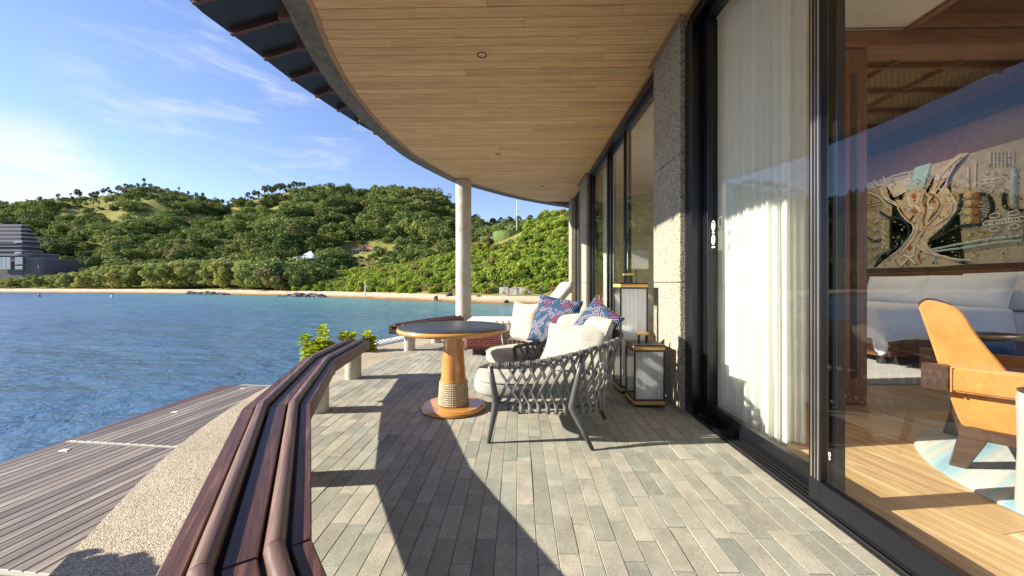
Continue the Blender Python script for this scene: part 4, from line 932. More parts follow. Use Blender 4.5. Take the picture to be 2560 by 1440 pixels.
def doors():
    d = obj('sliding_door', join(box(1.482, 1.70, -5.0, 3.33, -0.004, 0.012), box(1.50, 1.68, -5.0, 3.33, ZS - 0.09, ZS - 0.001), box(1.482, 1.70, 3.20, 3.334, 0.012, ZS - 0.09)), MT['black'], villa)
    for x in (1.487, 1.515, 1.545, 1.575, 1.605, 1.635): obj('track', box(x, x + 0.006, -1.6, 3.2, 0.012, 0.026), MT['black_matte'], d)
    f1 = leaf_panel(villa, 'sliding_leaf', 1.592, 1.86, 3.19, 0.028, ZS - 0.09, 0.075, 0.115, 0.05)
    f2 = leaf_panel(villa, 'sliding_leaf', 1.528, -1.5, 1.955, 0.028, ZS - 0.09, 0.075, 0.115, 0.05)
    leaf_panel(villa, 'sliding_leaf', 1.592, -4.9, -1.42, 0.028, ZS - 0.09, 0.075, 0.115, 0.05)
    obj('weather_strip', join(box(1.500, 1.5045, 1.885, 1.893, 0.15, ZS - .15), box(1.500, 1.5045, 1.905, 1.911, 0.15, ZS - .15), box(1.500, 1.5045, 1.925, 1.935, 0.15, ZS - .15)), MT['steel'], f2)
    # decals on the far leaf: two round warning marks and lines of print
    wht = plain('white_print', (0.75, 0.75, 0.72), 0.6); xg = 1.587
    def ring(cy, cz, ry, rz, w=.18):
        V = []; F = []; n = 28
        for i in range(n):
            a = 2 * PI * i / n
            for s in (1, 1 - w): V.append((xg, cy + ry * s * math.cos(a), cz + rz * s * math.sin(a))); V.append((xg - .0008, cy + ry * s * math.cos(a), cz + rz * s * math.sin(a)))
        for i in range(n):
            j = (i + 1) % n
            F += [(4 * i + 1, 4 * j + 1, 4 * j + 3, 4 * i + 3), (4 * i, 4 * i + 2, 4 * j + 2, 4 * j), (4 * i, 4 * j, 4 * j + 1, 4 * i + 1), (4 * i + 2, 4 * i + 3, 4 * j + 3, 4 * j + 2)]
        return V, F
    def bar(y0, y1, z0, z1): return box(xg - .0008, xg, y0, y1, z0, z1)
    cy = 3.055; parts = []
    for cz, k in ((1.61, 0), (1.495, 1)):
        parts.append(ring(cy, cz, .028, .042))
        if k == 0: parts += [bar(cy - .02, cy + .02, cz + .012, cz + .017), bar(cy - .013, cy - .009, cz - .022, cz + .012), bar(cy - .004, cy, cz - .022, cz + .012), bar(cy + .006, cy + .012, cz - .022, cz + .012)]
        else: parts += [bar(cy - .018, cy + .018, cz + .02, cz + .024), bar(cy - .018, cy + .018, cz - .024, cz - .02), bar(cy - .018, cy - .014, cz - .02, cz + .02), bar(cy - .002, cy + .002, cz - .02, cz + .02), bar(cy + .014, cy + .018, cz - .02, cz + .02), bar(cy - .014, cy + .014, cz - .002, cz + .002)]
    for zz, y0, y1 in ((1.557, -.012, .012), (1.547, -.022, .022), (1.435, -.026, .026), (1.429, -.026, .02)):
        y = cy + y0
        while y < cy + y1: parts.append(bar(y, y + .005, zz, zz + .006)); y += .0075
    obj('warning_decal', join(*parts), wht, f1)
    parts = [ring(2.95, 1.62, .03, .045, .05)]; rr = np.random.default_rng(4)
    for i in range(13):
        zz = 1.555 - i * .0125; y = 2.92
        while y < 2.98: w = rr.uniform(.004, .012); parts.append(bar(y, y + w, zz, zz + .002)); y += w + .004
    obj('etched_text', join(*parts), plain('pale_print', (0.55, 0.58, 0.5), 0.7), f1)
    parts = []; cy, cz = 1.845, 0.30; xg = 1.5235; parts = [ring(cy, cz, .007, .010, .3), bar(cy - .005, cy + .005, cz - .02, cz - .016), bar(cy - .005, cy + .004, cz - .027, cz - .023)]
    obj('etched_mark', join(*parts), wht, f2)
    # second bay
    w = obj('window', join(box(1.482, 1.66, 3.99, 7.975, -0.004, 0.03), box(1.482, 1.66, 3.99, 7.975, ZS - 0.10, ZS - 0.001), box(1.482, 1.66, 3.99, 4.10, 0.03, ZS - 0.10), box(1.482, 1.66, 7.78, 7.975, 0.03, ZS - 0.10)), MT['black'], villa)
    leaf_panel(villa, 'window_leaf', 1.545, 4.10, 5.44, 0.03, ZS - 0.10, 0.04, 0.10, 0.05); leaf_panel(villa, 'window_leaf', 1.60, 5.38, 6.46, 0.03, ZS - 0.10, 0.04, 0.10, 0.05); leaf_panel(villa, 'window_leaf', 1.545, 6.42, 7.78, 0.03, ZS - 0.10, 0.06, 0.10, 0.05)
    # corner glazing beyond the second pier
    leaf_panel(villa, 'window_leaf', 1.56, 8.87, 10.19, 0.03, ZS - 0.02, 0.04, 0.08, 0.05)
    obj('corner_post', box(1.53, 1.60, 9.5, 9.56, 0.03, ZS - .02), MT['black'], villa)
    obj('end_wall', box(1.81, 3.0, 10.3, 10.5, 0, 4.6), MT['white_paint'], villa)
doors()
def interior():
    fl = obj('interior_floor', box(1.705, 9.0, -5.0, 10.2, -0.1, -0.022), MT['joint'], villa)
    ang = math.radians(-12); dx, dy = math.sin(ang), math.cos(ang); bw = 0.165
    rr = np.random.default_rng(9); nb = 0
    for i in range(-14, 60):
        s0 = -7.0 + rr.uniform(0, 2)
        while s0 < 11:
            L = rr.uniform(1.8, 2.6); c = i * bw
            q = [(3.0 + c + dx * s0, 1.0 + dy * s0 + c * -0.0)]
            base = Vector((1.9 + c, 0.0, 0)); d = Vector((dx, dy, 0)); n_ = Vector((dy, -dx, 0)) * bw
            p = [base + d * s0, base + d * (s0 + L - .003), base + d * (s0 + L - .003) + n_ * .985, base + d * s0 + n_ * .985]
            s0 += L
            if any(v.x < 1.71 or v.x > 8.9 or v.y < -4.9 or v.y > 10.1 for v in p):
                # clip to the room
                cl = clip_poly([(v.x, v.y) for v in p], 1.71, 8.9, -4.9, 10.1)
                if len(cl) < 3: continue
            else: cl = [(v.x, v.y) for v in p]
            V = [(x, y, -0.02) for x, y in cl] + [(x, y, 0.0) for x, y in cl]; k = len(cl)
            F = [tuple(range(k, 2 * k)), tuple(range(k - 1, -1, -1))] + [(j, (j + 1) % k, k + (j + 1) % k, k + j) for j in range(k)]
            a2 = sum(cl[j][0] * cl[(j + 1) % k][1] - cl[(j + 1) % k][0] * cl[j][1] for j in range(k))
            if a2 < 0: F = [tuple(reversed(f)) for f in F]
            ob = obj('floor_board', (V, F), MT['int_floor_r'], fl); nb += 1
    print('boards', nb)
    obj('back_wall', box(7.2, 7.4, 4.2, 10.2, 0, 4.6), MT['brown_x'], villa); obj('back_wall', box(7.2, 7.4, -5.0, 4.2, 3.5, 4.6), MT['brown_x'], villa); obj('added_light_pane', box(7.29, 7.30, -4.9, 4.19, 0, 3.5), MT['glass'], villa); obj('cove', box(7.12, 7.198, -1.9, 8.9, 3.72, 4.0), MT['black_matte'], villa)  # unseen part of the rear wall glazed with an added pane to brighten the room
    obj('side_wall', box(6.6, 7.4, -5.1, -4.9, 0, 4.6), MT['cream_wall'], villa); obj('side_wall', box(1.81, 3.6, 8.9, 9.1, 0, 4.6), MT['cream_wall'], villa); obj('side_wall', box(3.6, 7.4, 8.9, 9.1, 3.9, 4.6), MT['cream_wall'], villa); obj('added_light_pane', box(3.6, 7.2, 8.995, 9.005, 0, 3.9), MT['glass'], villa)  # pane added out of view and near end left open, to let daylight in
    # ceilings: plaster strip along the glass, then a raised woven field with battens
    obj('plaster_ceiling', box(1.705, 3.56, -4.9, 8.9, 3.50, 3.56), MT['white_paint'], villa)
    obj('ceiling_fascia', box(3.56, 3.62, -4.9, 8.9, 3.47, 4.3), MT['brown_x'], villa)
    m = M('woven_ceiling', 0.9, 0.1); v = m.coord((14, 14, 14)); wv = m.n('ShaderNodeTexChecker'); wv.inputs['Scale'].default_value = 1.6; m.l(v, wv.inputs['Vector']); a = m.noise(v, 2.0, 3)
    c = m.mix(wv.outputs['Fac'], (0.36, 0.28, 0.16), (0.25, 0.19, 0.105)); m.col(m.mix(1.0, c, m.ramp(a, [(0.3, 0.75), (0.7, 1.15)]), 'MULTIPLY')); m.bump(wv.outputs['Fac'], 0.6, 0.01)
    wc = obj('woven_ceiling', box(3.62, 7.2, -4.9, 8.9, 4.30, 4.36), m.m, villa)
    for y in (-0.6, 0.3, 1.2, 2.1, 2.9, 4.72, 5.42, 6.12, 6.82, 7.52, 8.2): obj('batten', box(3.62, 7.2, y - .03, y + .03, 4.22, 4.30), MT['brown_x'], wc)
    for x in (4.4, 5.3, 6.2): obj('batten', box(x - .025, x + .025, -4.9, 8.9, 4.235, 4.2985), MT['brown_wood'], wc)
    # timber portal between sitting and sleeping room
    p = obj('portal_post', box(3.0, 3.26, 3.52, 3.72, 0, 3.34, .01), MT['brown_wood'], villa); obj('post_inlay', box(3.10, 3.15, 3.512, 3.521, .25, 3.1), MT['joint'], p)
    obj('portal_beam', box(3.0, 7.2, 3.5, 3.74, 3.345, 3.50, .01), MT['brown_x'], villa); obj('portal_beam', box(3.62, 7.2, 3.56, 3.70, 3.56, 4.3), MT['brown_x'], villa); obj('portal_beam', box(2.99, 7.2, 3.47, 3.5, 3.50, 3.62, .006), MT['brown_x'], villa)
    obj('partition', box(2.1, 3.0, 3.58, 3.66, 0, 3.498), MT['cream_wall'], villa)
def clip_poly(poly, x0, x1, y0, y1):
    def cut(P_, f, inter):
        out_ = []
        for i in range(len(P_)):
            a, b = P_[i], P_[(i + 1) % len(P_)]
            if f(a): out_.append(a)
            if f(a) != f(b): out_.append(inter(a, b))
        return out_
    def ix(v): return lambda a, b: (v, a[1] + (b[1] - a[1]) * (v - a[0]) / (b[0] - a[0]))
    def iy(v): return lambda a, b: (a[0] + (b[0] - a[0]) * (v - a[1]) / (b[1] - a[1]), v)
    for f, g in ((lambda p: p[0] >= x0, ix(x0)), (lambda p: p[0] <= x1, ix(x1)), (lambda p: p[1] >= y0, iy(y0)), (lambda p: p[1] <= y1, iy(y1))):
        if len(poly) < 3: return []
        poly = cut(poly, f, g)
    return poly
MT['int_floor_r'] = wood('limed_oak_floor', (0.36, 0.215, 0.085), (0.52, 0.34, 0.155), (0.80, 0.64, 0.42), 1, rotz=math.radians(-12), rough=0.38, sc=1.0, var=0.18, bump=0.12, grain=16)
interior()
def lit():
    m = M('lit_lens', .4); m.b.inputs['Emission Color'].default_value = (1, .85, .65, 1); m.b.inputs['Emission Strength'].default_value = 6; return m.m
MT['lit_lens'] = lit()
def spots():
    for px, py, lab in ((1205, 137, 'recessed spotlight in the timber soffit nearest the photographer'), (1245, 385, 'recessed spotlight in the middle of the timber soffit'), (1355, 465, 'small recessed spotlight at the far end of the soffit')):
        p = P(px, py, z=ZS); o = thing('ceiling_light', lab, 'spotlight', (p.x, p.y, ZS))
        V = []; prof = [(0.048, 0.002), (0.052, -0.006), (0.040, -0.006), (0.034, 0.010)]; n = 28
        V, F = lathe(prof, n, (p.x, p.y, ZS)); F = F[:-2]; obj('bezel', (V, F), MT['frame_grey'], o, smooth=True)
        obj('lamp', lathe([(0.034, 0.0), (0.03, 0.004)], 20, (p.x, p.y, ZS + .001)), MT['steel'], o)
    for px, py in ((2135, 256), (2132, 309), (2327, 186)):
        p = P(px, py, z=4.3); o = thing('ceiling_light', {256: 'black recessed spotlight in the woven ceiling, upper of two beside the timber post', 309: 'black recessed spotlight in the woven ceiling, lower of two beside the timber post', 186: 'faint recessed spotlight in the middle of the woven ceiling'}[py], 'spotlight', (p.x, p.y, 4.3))
        obj('bezel', lathe([(0.085, -0.015), (0.09, -0.004), (0.09, 0.0)], 20, (p.x, p.y, 4.298)), MT['black_matte'], o); obj('lamp', lathe([(0.05, -0.02), (0.05, -0.015)], 16, (p.x, p.y, 4.298)), MT['lit_lens'] if py == 256 else MT['steel'], o)
        if py == 256:      # the one ceiling spot the photograph shows lit
            ld = bpy.data.lights.new('spot', 'SPOT'); ld.energy = 75; ld.color = (1.0, 0.80, 0.56); ld.spot_size = math.radians(150); ld.spot_blend = 1.0; ld.shadow_soft_size = .05
            lo = bpy.data.objects.new('spot', ld); COL.objects.link(lo); lo.location = (p.x, p.y, 4.26)
spots()

# ------------------------------------------------------------------ furniture on the terrace
def table():
    c = (-0.60, 3.37, 0)
    o = thing('round_table', 'round pedestal table with golden wood base and dark slate top', 'table', c)
    obj('base', lathe([(0.25, 0.0), (0.285, 0.004), (0.292, 0.016), (0.285, 0.030), (0.268, 0.034), (0.262, 0.040), (0.10, 0.042)], 64, c), MT['teak_x'], o, autosmooth=40)
    obj('pedestal', lathe([(0.125, 0.04), (0.118, 0.24), (0.103, 0.40), (0.088, 0.60), (0.080, 0.70)], 48, c), MT['teak'], o, autosmooth=60)
    # woven band: crossing cords around the foot of the pedestal
    core = obj('woven_band', lathe([(0.131, 0.042), (0.131, 0.062), (0.125, 0.24), (0.119, 0.252)], 48, c), fabric('seagrass', (0.42, 0.33, 0.20), 250, 0.2), o, autosmooth=60)
    parts = []
    for row in range(20):
        z0 = 0.046 + row * 0.0098
        for k in range(40):
            a = 2 * PI * (k + 0.5 * (row % 2)) / 40; s = 1 if row % 2 else -1; r = 0.1345 - 0.011 * row / 20; da = 0.07
            p = [Vector((c[0] + r * math.cos(a + da * t * s), c[1] + r * math.sin(a + da * t * s), z0 + .006 + 0.0085 * t)) for t in (-1, 1)]
            parts.append(tube(p, 0.0046, 5))
    w = obj('woven_cord', join(*parts), MT['seagrass'], core, smooth=True); w['kind'] = 'stuff'
    obj('band_ring', lathe([(0.112, 0.252), (0.119, 0.256), (0.119, 0.268), (0.110, 0.272)], 48, c), MT['teak_x'], o, autosmooth=40)
    obj('brace', box(c[0] - 0.16, c[0] + 0.16, c[1] - 0.025, c[1] + 0.025, 0.655, 0.70, .006), MT['brown_x'], o)
    obj('tabletop', lathe([(0.40, 0.698), (0.482, 0.700), (0.498, 0.709), (0.502, 0.722), (0.498, 0.735), (0.485, 0.741)], 96, c), MT['teak_x'], o, autosmooth=50)
    obj('slate_inset', lathe([(0.484, 0.738), (0.484, 0.7455), (0.479, 0.748), (0.01, 0.748)], 96, c), MT['slate'], o, autosmooth=40)
MT['seagrass'] = plain('seagrass_cord', (0.50, 0.42, 0.28), 0.8, 0.2, 0, 0.3, 40)
table()

def m_ikat():
    """printed geometric cloth: diamonds of concentric key-like rings on navy"""
    m = M('ikat_print', 0.9, 0.15); v = m.coord((13, 13, 13), (0, 0, math.radians(45)))
    s = m.n('ShaderNodeSeparateXYZ'); m.l(v, s.inputs[0])
    fx = m.math('FRACT', s.outputs[0]); fy = m.math('FRACT', s.outputs[1]); gx = m.math('ABSOLUTE', m.math('SUBTRACT', fx, .5)); gy = m.math('ABSOLUTE', m.math('SUBTRACT', fy, .5))
    d = m.math('MAXIMUM', gx, gy)
    ring = m.math('FRACT', m.math('MULTIPLY', d, 5.4)); on = m.math('LESS_THAN', ring, 0.30)
    gap = m.math('MULTIPLY', m.math('LESS_THAN', m.math('ABSOLUTE', m.math('SUBTRACT', fx, 0.62)), 0.07), m.math('LESS_THAN', fy, 0.5))
    on = m.math('MULTIPLY', on, m.math('SUBTRACT', 1.0, gap)); on = m.math('MULTIPLY', on, m.math('LESS_THAN', d, 0.46))
    fl = m.n('ShaderNodeVectorMath', operation='FLOOR'); m.l(v, fl.inputs[0]); sx = m.n('ShaderNodeSeparateXYZ'); m.l(fl.outputs[0], sx.inputs[0]); cb = m.n('ShaderNodeCombineXYZ'); m.l(sx.outputs[0], cb.inputs[0]); m.l(sx.outputs[1], cb.inputs[1])
    wn_ = m.n('ShaderNodeTexWhiteNoise'); wn_.noise_dimensions = '2D'; m.l(cb.outputs[0], wn_.inputs['Vector'])
    big = m.n('ShaderNodeTexNoise'); big.inputs['Scale'].default_value = 5.5; big.inputs['Detail'].default_value = 0; m.l(m.coord(), big.inputs['Vector'])
    f = m.math('ADD', m.math('MULTIPLY', wn_.outputs[0], .5), m.math('MULTIPLY', big.outputs[0], .5))
    r = m.n('ShaderNodeValToRGB'); r.color_ramp.interpolation = 'CONSTANT'; e = r.color_ramp.elements
    while len(e) < 6: e.new(.5)
    for i, (p, c) in enumerate([(0, (.05, .19, .23)), (.30, (.40, .38, .38)), (.45, (.05, .16, .25)), (.54, (.40, .42, .38)), (.62, (.45, .09, .06)), (.76, (.38, .13, .16))]): e[i].position = p; e[i].color = (*c, 1)
    m.l(f, r.inputs[0])
    m.col(m.mix(on, (.022, .026, .075), r.outputs[0])); return m.m
MT['ikat'] = m_ikat()
def pillow_vf(w, h, t, seed=0, n=18, pinch=0.07, wr=0.012):
    V = []; F = []; N = n + 1
    for side in (1, -1):
        for i in range(N):
            for j in range(N):
                a = -1 + 2 * i / n; b = -1 + 2 * j / n
                x = a * w / 2 * (1 - pinch * (1 - b * b)); y = b * h / 2 * (1 - pinch * (1 - a * a))
                f = max(0, (1 - abs(a) ** 2.6)) ** .55 * max(0, (1 - abs(b) ** 2.6)) ** .55
                z = side * (t / 2 * f + 0.002)
                q = Vector((x * 7 + seed, y * 7, side * 2 + seed)); z += wr * f * mnoise.noise(q) + wr * .6 * mnoise.noise(q * 2.3) * (1 - f * .6)
                V.append((x, y, z))
    def idx(s, i, j): return s * N * N + i * N + j
    for i in range(n):
        for j in range(n):
            F.append((idx(0, i, j), idx(0, i + 1, j), idx(0, i + 1, j + 1), idx(0, i, j + 1))); F.append((idx(1, i, j), idx(1, i, j + 1), idx(1, i + 1, j + 1), idx(1, i + 1, j)))
    per = [(i, 0) for i in range(n)] + [(n, j) for j in range(n)] + [(i, n) for i in range(n, 0, -1)] + [(0, j) for j in range(n, 0, -1)]
    for k in range(len(per)):
        a = per[k]; b = per[(k + 1) % len(per)]; F.append((idx(1, *a), idx(1, *b), idx(0, *b), idx(0, *a)))
    return V, F
def pillow(name, label, cat, w, h, t, loc, face, roll=0.0, mat='linen', seed=0, group=None, wr=0.012, pinch=.07):
    """face: direction the front looks; local y stays as upright as it can"""
    pinch = .12 if mat == 'linen' and cat == 'pillow' else pinch; V, F = pillow_vf(w, h, t, seed, wr=wr, pinch=pinch); o = link(name, raw_mesh(name, V, F, MT[mat], True)); z = Vector(face).normalized(); y = Vector((0, 0, 1)) - z * z.z; y.normalize(); x = y.cross(z)
    R_ = Matrix((x, y, z)).transposed() @ Matrix.Rotation(roll, 3, 'Z'); o.matrix_world = Matrix.Translation(loc) @ R_.to_4x4(); tag(o, label, cat, group)
    # piped seam round the edge: a part of its own
    n = 18; N = n + 1; per = [(i, 0) for i in range(n)] + [(n, j) for j in range(n)] + [(i, n) for i in range(n, 0, -1)] + [(0, j) for j in range(n, 0, -1)] + [(0, 0)]
    path = [Vector((V[i * N + j][0], V[i * N + j][1], 0)) for i, j in per]; s = link('seam', raw_mesh('seam', *tube(path, 0.0035, 6, False), MT[mat], True)); s.parent = o; return o

RIM = [(-0.205, 2.60, .56), (0, 2.575, .575), (.155, 2.56, .60), (.384, 2.54, .655), (.574, 2.60, .70), (.70, 2.70, .72), (.78, 2.85, .735), (.81, 3.05, .74), (.78, 3.22, .735), (.68, 3.36, .715), (.5, 3.43, .68), (.27, 3.42, .62), (.1, 3.39, .585), (-.045, 3.35, .56)]
RNG = [(-.16, 2.655, .285), (0.0, 2.64, .27), (.2, 2.63, .262), (.40, 2.64, .257), (.53, 2.69, .255), (.61, 2.78, .255), (.65, 2.92, .255), (.66, 3.05, .255), (.63, 3.2, .255), (.55, 3.31, .255), (.42, 3.36, .257), (.25, 3.36, .262), (.1, 3.34, .27), (-.02, 3.31, .285)]
def rope_chair(label, loc):
    o = thing('rope_armchair', label, 'armchair', loc, 'woven strap armchairs')
    rim = resample(catmull(RIM, 8), 140); ring = resample(catmull(RNG, 8), 140)
    obj('rim', tube(rim, 0.0145, 12), MT['frame_grey'], o, smooth=True); obj('seat_frame', tube(ring + [ring[0]], 0.013, 8), MT['frame_grey'], o, smooth=True)
    def leg(p):
        a, k, f = Vector(p[0]), Vector(p[2]), Vector(p[4]); pts = [a, a.lerp(k, .5), a.lerp(k, .93), k, k.lerp(f, .08), k.lerp(f, .5), f]
        obj('leg', tube(pts, [.0165, .0215, .0265, .027, .0265, .020, .0135], 14), MT['frame_grey'], o, smooth=True)
    L = [[(-.205, 2.60, .56), (-.185, 2.615, .42), (-.165, 2.64, .29), (-.20, 2.635, .12), (-.217, 2.633, .008)],
         [(.44, 2.545, .665), (.41, 2.55, .48), (.365, 2.575, .28), (.425, 2.55, .15), (.499, 2.532, .008)],
         [(.735, 3.29, .72), (.68, 3.25, .48), (.61, 3.2, .26), (.66, 3.16, .14), (.717, 3.126, .008)],
         [(-.045, 3.35, .56), (-.03, 3.33, .42), (-.01, 3.30, .29), (-.003, 3.26, .12), (0.0, 3.23, .008)]]
    for p in L:
        leg(p); q = p[-1]; obj('glide', lathe([(0.013, 0.0), (0.0145, 0.002), (0.0145, 0.007), (0.012, 0.010)], 12, (q[0], q[1], 0)), MT['black_matte'], o)
    N = 33; ctr = Vector((.28, 3.0, 0))
    def at(path, s): s = min(max(s, 0), 1) * (len(path) - 1); i = min(int(s), len(path) - 2); return path[i].lerp(path[i + 1], s - i)
    def tan(path, s): return (at(path, s + .01) - at(path, s - .01)).normalized()
    for i in range(N):
        s = 0.02 + 0.96 * i / (N - 1); c = at(rim, s); t = tan(rim, s)
        bands = [tube([c + t * (k - 1) * 0.0115 - t * 0.0048, c + t * (k - 1) * 0.0115 - t * .0035, c + t * (k - 1) * 0.0115 + t * .0035, c + t * (k - 1) * 0.0115 + t * 0.0048], [.0165, .0205, .0205, .0165], 12) for k in range(3)]
        obj('strap_wrap', join(*bands), MT['rope'], o, smooth=True)
        for sgn in (1, -1):
            s2 = s + sgn * 2.45 * 0.96 / (N - 1)
            if s2 < -0.01 or s2 > 1.01: continue
            a = c + t * (0.008 * sgn) - Vector((0, 0, .012)); b = at(ring, s2); path = []
            for k in range(9):
                u = k / 8; p = a.lerp(b, u); od = Vector((p.x - ctr.x, p.y - ctr.y, 0)).normalized(); p += od * (0.0035 * math.sin(u * 3 * PI) * sgn + 0.008 * math.sin(u * PI)); path.append(p)
            e = path[-1]; od = Vector((e.x - ctr.x, e.y - ctr.y, 0)).normalized()
            path[-1] = e + od * 0.014 + Vector((0, 0, .006)); path.append(e + od * 0.020 - Vector((0, 0, .010))); path.append(e + od * .017 - Vector((0, 0, .045)))
            obj('strap', tube(path, 0.0128, 8, True, 0.5, up=Vector((a.x - ctr.x, a.y - ctr.y, 0)).normalized()), MT['rope'], o, smooth=True)
    for i in range(N - 1):      # loops under the seat frame
        s = 0.02 + 0.96 * (i + .5) / (N - 1); c = at(ring, s); t = tan(ring, s); od = Vector((c.x - ctr.x, c.y - ctr.y, 0)).normalized(); parts = []
        for k in (-1, 1):
            b = c + t * 0.009 * k; parts.append(tube([b - od * .016 + Vector((0, 0, .012)), b + Vector((0, 0, .0185)), b + od * .017 + Vector((0, 0, .008)), b + od * .018 - Vector((0, 0, .035)), b - Vector((0, 0, .050)), b - od * .016 - Vector((0, 0, .04))], .0075, 6, True, .6))
        obj('loop', join(*parts), MT['rope'], o, smooth=True)
    return o
ch1 = rope_chair('anthracite woven strap armchair in front, nearest the photographer', (.28, 2.97, 0))
def chair_xform(p, mtx): return mtx @ (Vector(p) - Vector((.28, 2.97, 0)))
M1 = Matrix.Translation((.28, 2.97, 0)); 
# the second chair: front line runs from (.05,3.45) to (-.205,4.12)
rot2 = math.atan2(.67, -.255) - math.atan2(.75, .16)
f1 = Vector((-.205, 2.60, 0)) - Vector((.28, 2.97, 0)); f1.rotate(Matrix.Rotation(rot2, 3, 'Z')); loc2 = Vector((.075, 3.50, 0)) - f1; loc2.z = 0
ch2 = copy_tree(ch1); ch2.location = loc2; ch2.rotation_euler = (0, 0, rot2); ch2['label'] = 'anthracite woven strap armchair behind the nearer one, turned towards the camera'
M2 = Matrix.Translation(loc2) @ Matrix.Rotation(rot2, 4, 'Z')
def squircle(cx, cy, hx, hy, e, n=56, ang=0):
    P_ = []
    for i in range(n):
        a = 2 * PI * i / n; c, s = math.cos(a), math.sin(a); P_.append((cx + hx * math.copysign(abs(c) ** (2 / e), c), cy + hy * math.copysign(abs(s) ** (2 / e), s)))
    return P_
def seat_cushion(label, mtx, mat):
    c = Vector((.135, 2.99, 0)); prof = [(0.80, .300), (0.93, .303), (0.985, .325), (1.0, .35), (1.0, .385), (0.985, .418), (0.94, .438), (0.80, .450), (0.4, .458), (0.02, .461)]
    base = squircle(0, 0, .49, .335, 3.6, 72); V = []; F = []; n = len(base)
    for s, z in prof:
        for x, y in base:
            fl = 1.0 - 0.10 * max(0, x) / .49     # narrower at the back
            V.append(mtx @ (Vector((c.x + x * s, c.y + y * s * fl, z + .003 * mnoise.noise(Vector((x * 9, y * 9, z * 9))))) - Vector((.28, 2.97, 0))))
    for i in range(len(prof) - 1):
        for k in range(n): F.append((i * n + k, i * n + (k + 1) % n, (i + 1) * n + (k + 1) % n, (i + 1) * n + k))
    F += [tuple(range(n - 1, -1, -1)), tuple((len(prof) - 1) * n + k for k in range(n))]
    o = obj('seat_cushion', (V, F), MT[mat], smooth=True); tag(o, label, 'cushion')
    V = []; F = []; 
    path = [mtx @ (Vector((c.x + x * 1.002, c.y + y * 1.002 * (1.0 - 0.10 * max(0, x) / .49), .418)) - Vector((.28, 2.97, 0))) for x, y in base]; path.append(path[0])
    s = link('seam', raw_mesh('seam', *tube(path, .004, 6, False), MT[mat], True)); s.parent = o
seat_cushion('rounded linen seat cushion of the nearer strap armchair', M1, 'linen'); seat_cushion('rounded cream seat cushion of the farther strap armchair, partly in shade', M2, 'linen')
def on_chair(mtx, p): return mtx @ (Vector(p) - Vector((.28, 2.97, 0)))
def cdir(mtx, d): return mtx.to_3x3() @ Vector(d)
for mtx, a in ((M1, 'nearer'), (M2, 'farther')):
    pillow('back_cushion', 'thick linen back cushion leaning in the %s strap armchair' % a, 'cushion', .60, .42, .20, on_chair(mtx, (.60, 3.0, .68)), cdir(mtx, (-1, 0, .38)), 0, 'linen', 3.3)
pillow('pillow', 'plain linen pillow at the near side of the front strap armchair', 'pillow', .56, .37, .16, (.43, 2.83, .675), (-.42, -.62, .55), .06, 'linen', 9.1)
pillow('pillow', 'small navy geometric print pillow behind the plain pillow in the front armchair', 'pillow', .38, .38, .13, (.64, 3.14, .79), (-.55, -.55, .40), -.5, 'ikat', 2.2)
pillow('pillow', 'plain linen pillow standing at the left in the rear armchair', 'pillow', .46, .46, .16, on_chair(M2, (.14, 3.16, .70)), (-.72, -.62, .18), 0.0, 'linen', 5.7)
pillow('pillow', 'large navy geometric print pillow in the middle of the rear armchair', 'pillow', .50, .50, .15, P(1386, 803, y=3.70), (-.52, -.75, .30), -0.14, 'ikat', 7.4)
pillow('pillow', 'plain linen pillow lying at the right side of the rear armchair', 'pillow', .40, .34, .16, P(1432, 820, y=3.50), (-.45, -.62, .55), 0.1, 'linen', 1.9)
def daybed():
    o = thing('daybed', 'low daybed with a maroon woven base beyond the armchairs', 'daybed', (.1, 6.2, 0))
    m = M('maroon_weave', 0.8, 0.2); v = m.coord((1, 1, 1)); ck = m.n('ShaderNodeTexBrick'); mp_ = m.n('ShaderNodeMapping'); mp_.inputs['Rotation'].default_value = (PI / 2, 0, 0); m.l(v, mp_.inputs[0]); m.l(mp_.outputs[0], ck.inputs['Vector'])
    ck.inputs['Scale'].default_value = 8; ck.inputs['Color1'].default_value = (.12, .022, .02, 1); ck.inputs['Color2'].default_value = (.20, .045, .04, 1); ck.inputs['Mortar'].default_value = (.42, .26, .22, 1); ck.inputs['Mortar Size'].default_value = .016; ck.inputs['Row Height'].default_value = .25
    m.col(ck.outputs[0]); m.bump(ck.outputs['Fac'], .6, .01)
    x0, x1, y0, y1 = -.86, 1.25, 5.75, 6.75
    obj('plinth', box(x0 + .12, x1 - .1, y0 + .1, y1 - .1, 0, .10), MT['black_matte'], o); obj('base', box(x0, x1, y0, y1, .10, .36, .05, 3), m.m, o)
    ball = []
    obj('mattress', box(x0 - .02, x1 - .02, y0 + .02, y1 - .02, .36, .54, .06, 4), MT['canvas'], o, autosmooth=60)
    V, F = box(-.42, .42, -.48, .48, -.07, .07, .06, 4); R_ = Matrix.Rotation(math.radians(-50), 4, 'Y'); V = [R_ @ Vector(v) + Vector((.56, 6.2, .82)) for v in V]; obj('backrest', (V, F), MT['canvas'], o, autosmooth=60)
    seams = [tube([(x0 + .02, y0 + .017, .535), (x1 - .06, y0 + .017, .535)], .006, 6), tube([(x0 + .02, y0 + .017, .375), (x1 - .06, y0 + .017, .375)], .006, 6)]
    obj('piping', join(*seams), MT['canvas'], o, smooth=True)
    parts = []
    for i in range(9):     # open rope lattice along the near edge
        x = -.35 + i * .09; parts.append(tube([(x, y0 - .02, .34), (x + .03, y0 - .035, .46), (x + .0, y0 - .02, .56)], .012, 6))
    obj('side_weave', join(*parts), MT['rope'], o, smooth=True)
daybed()
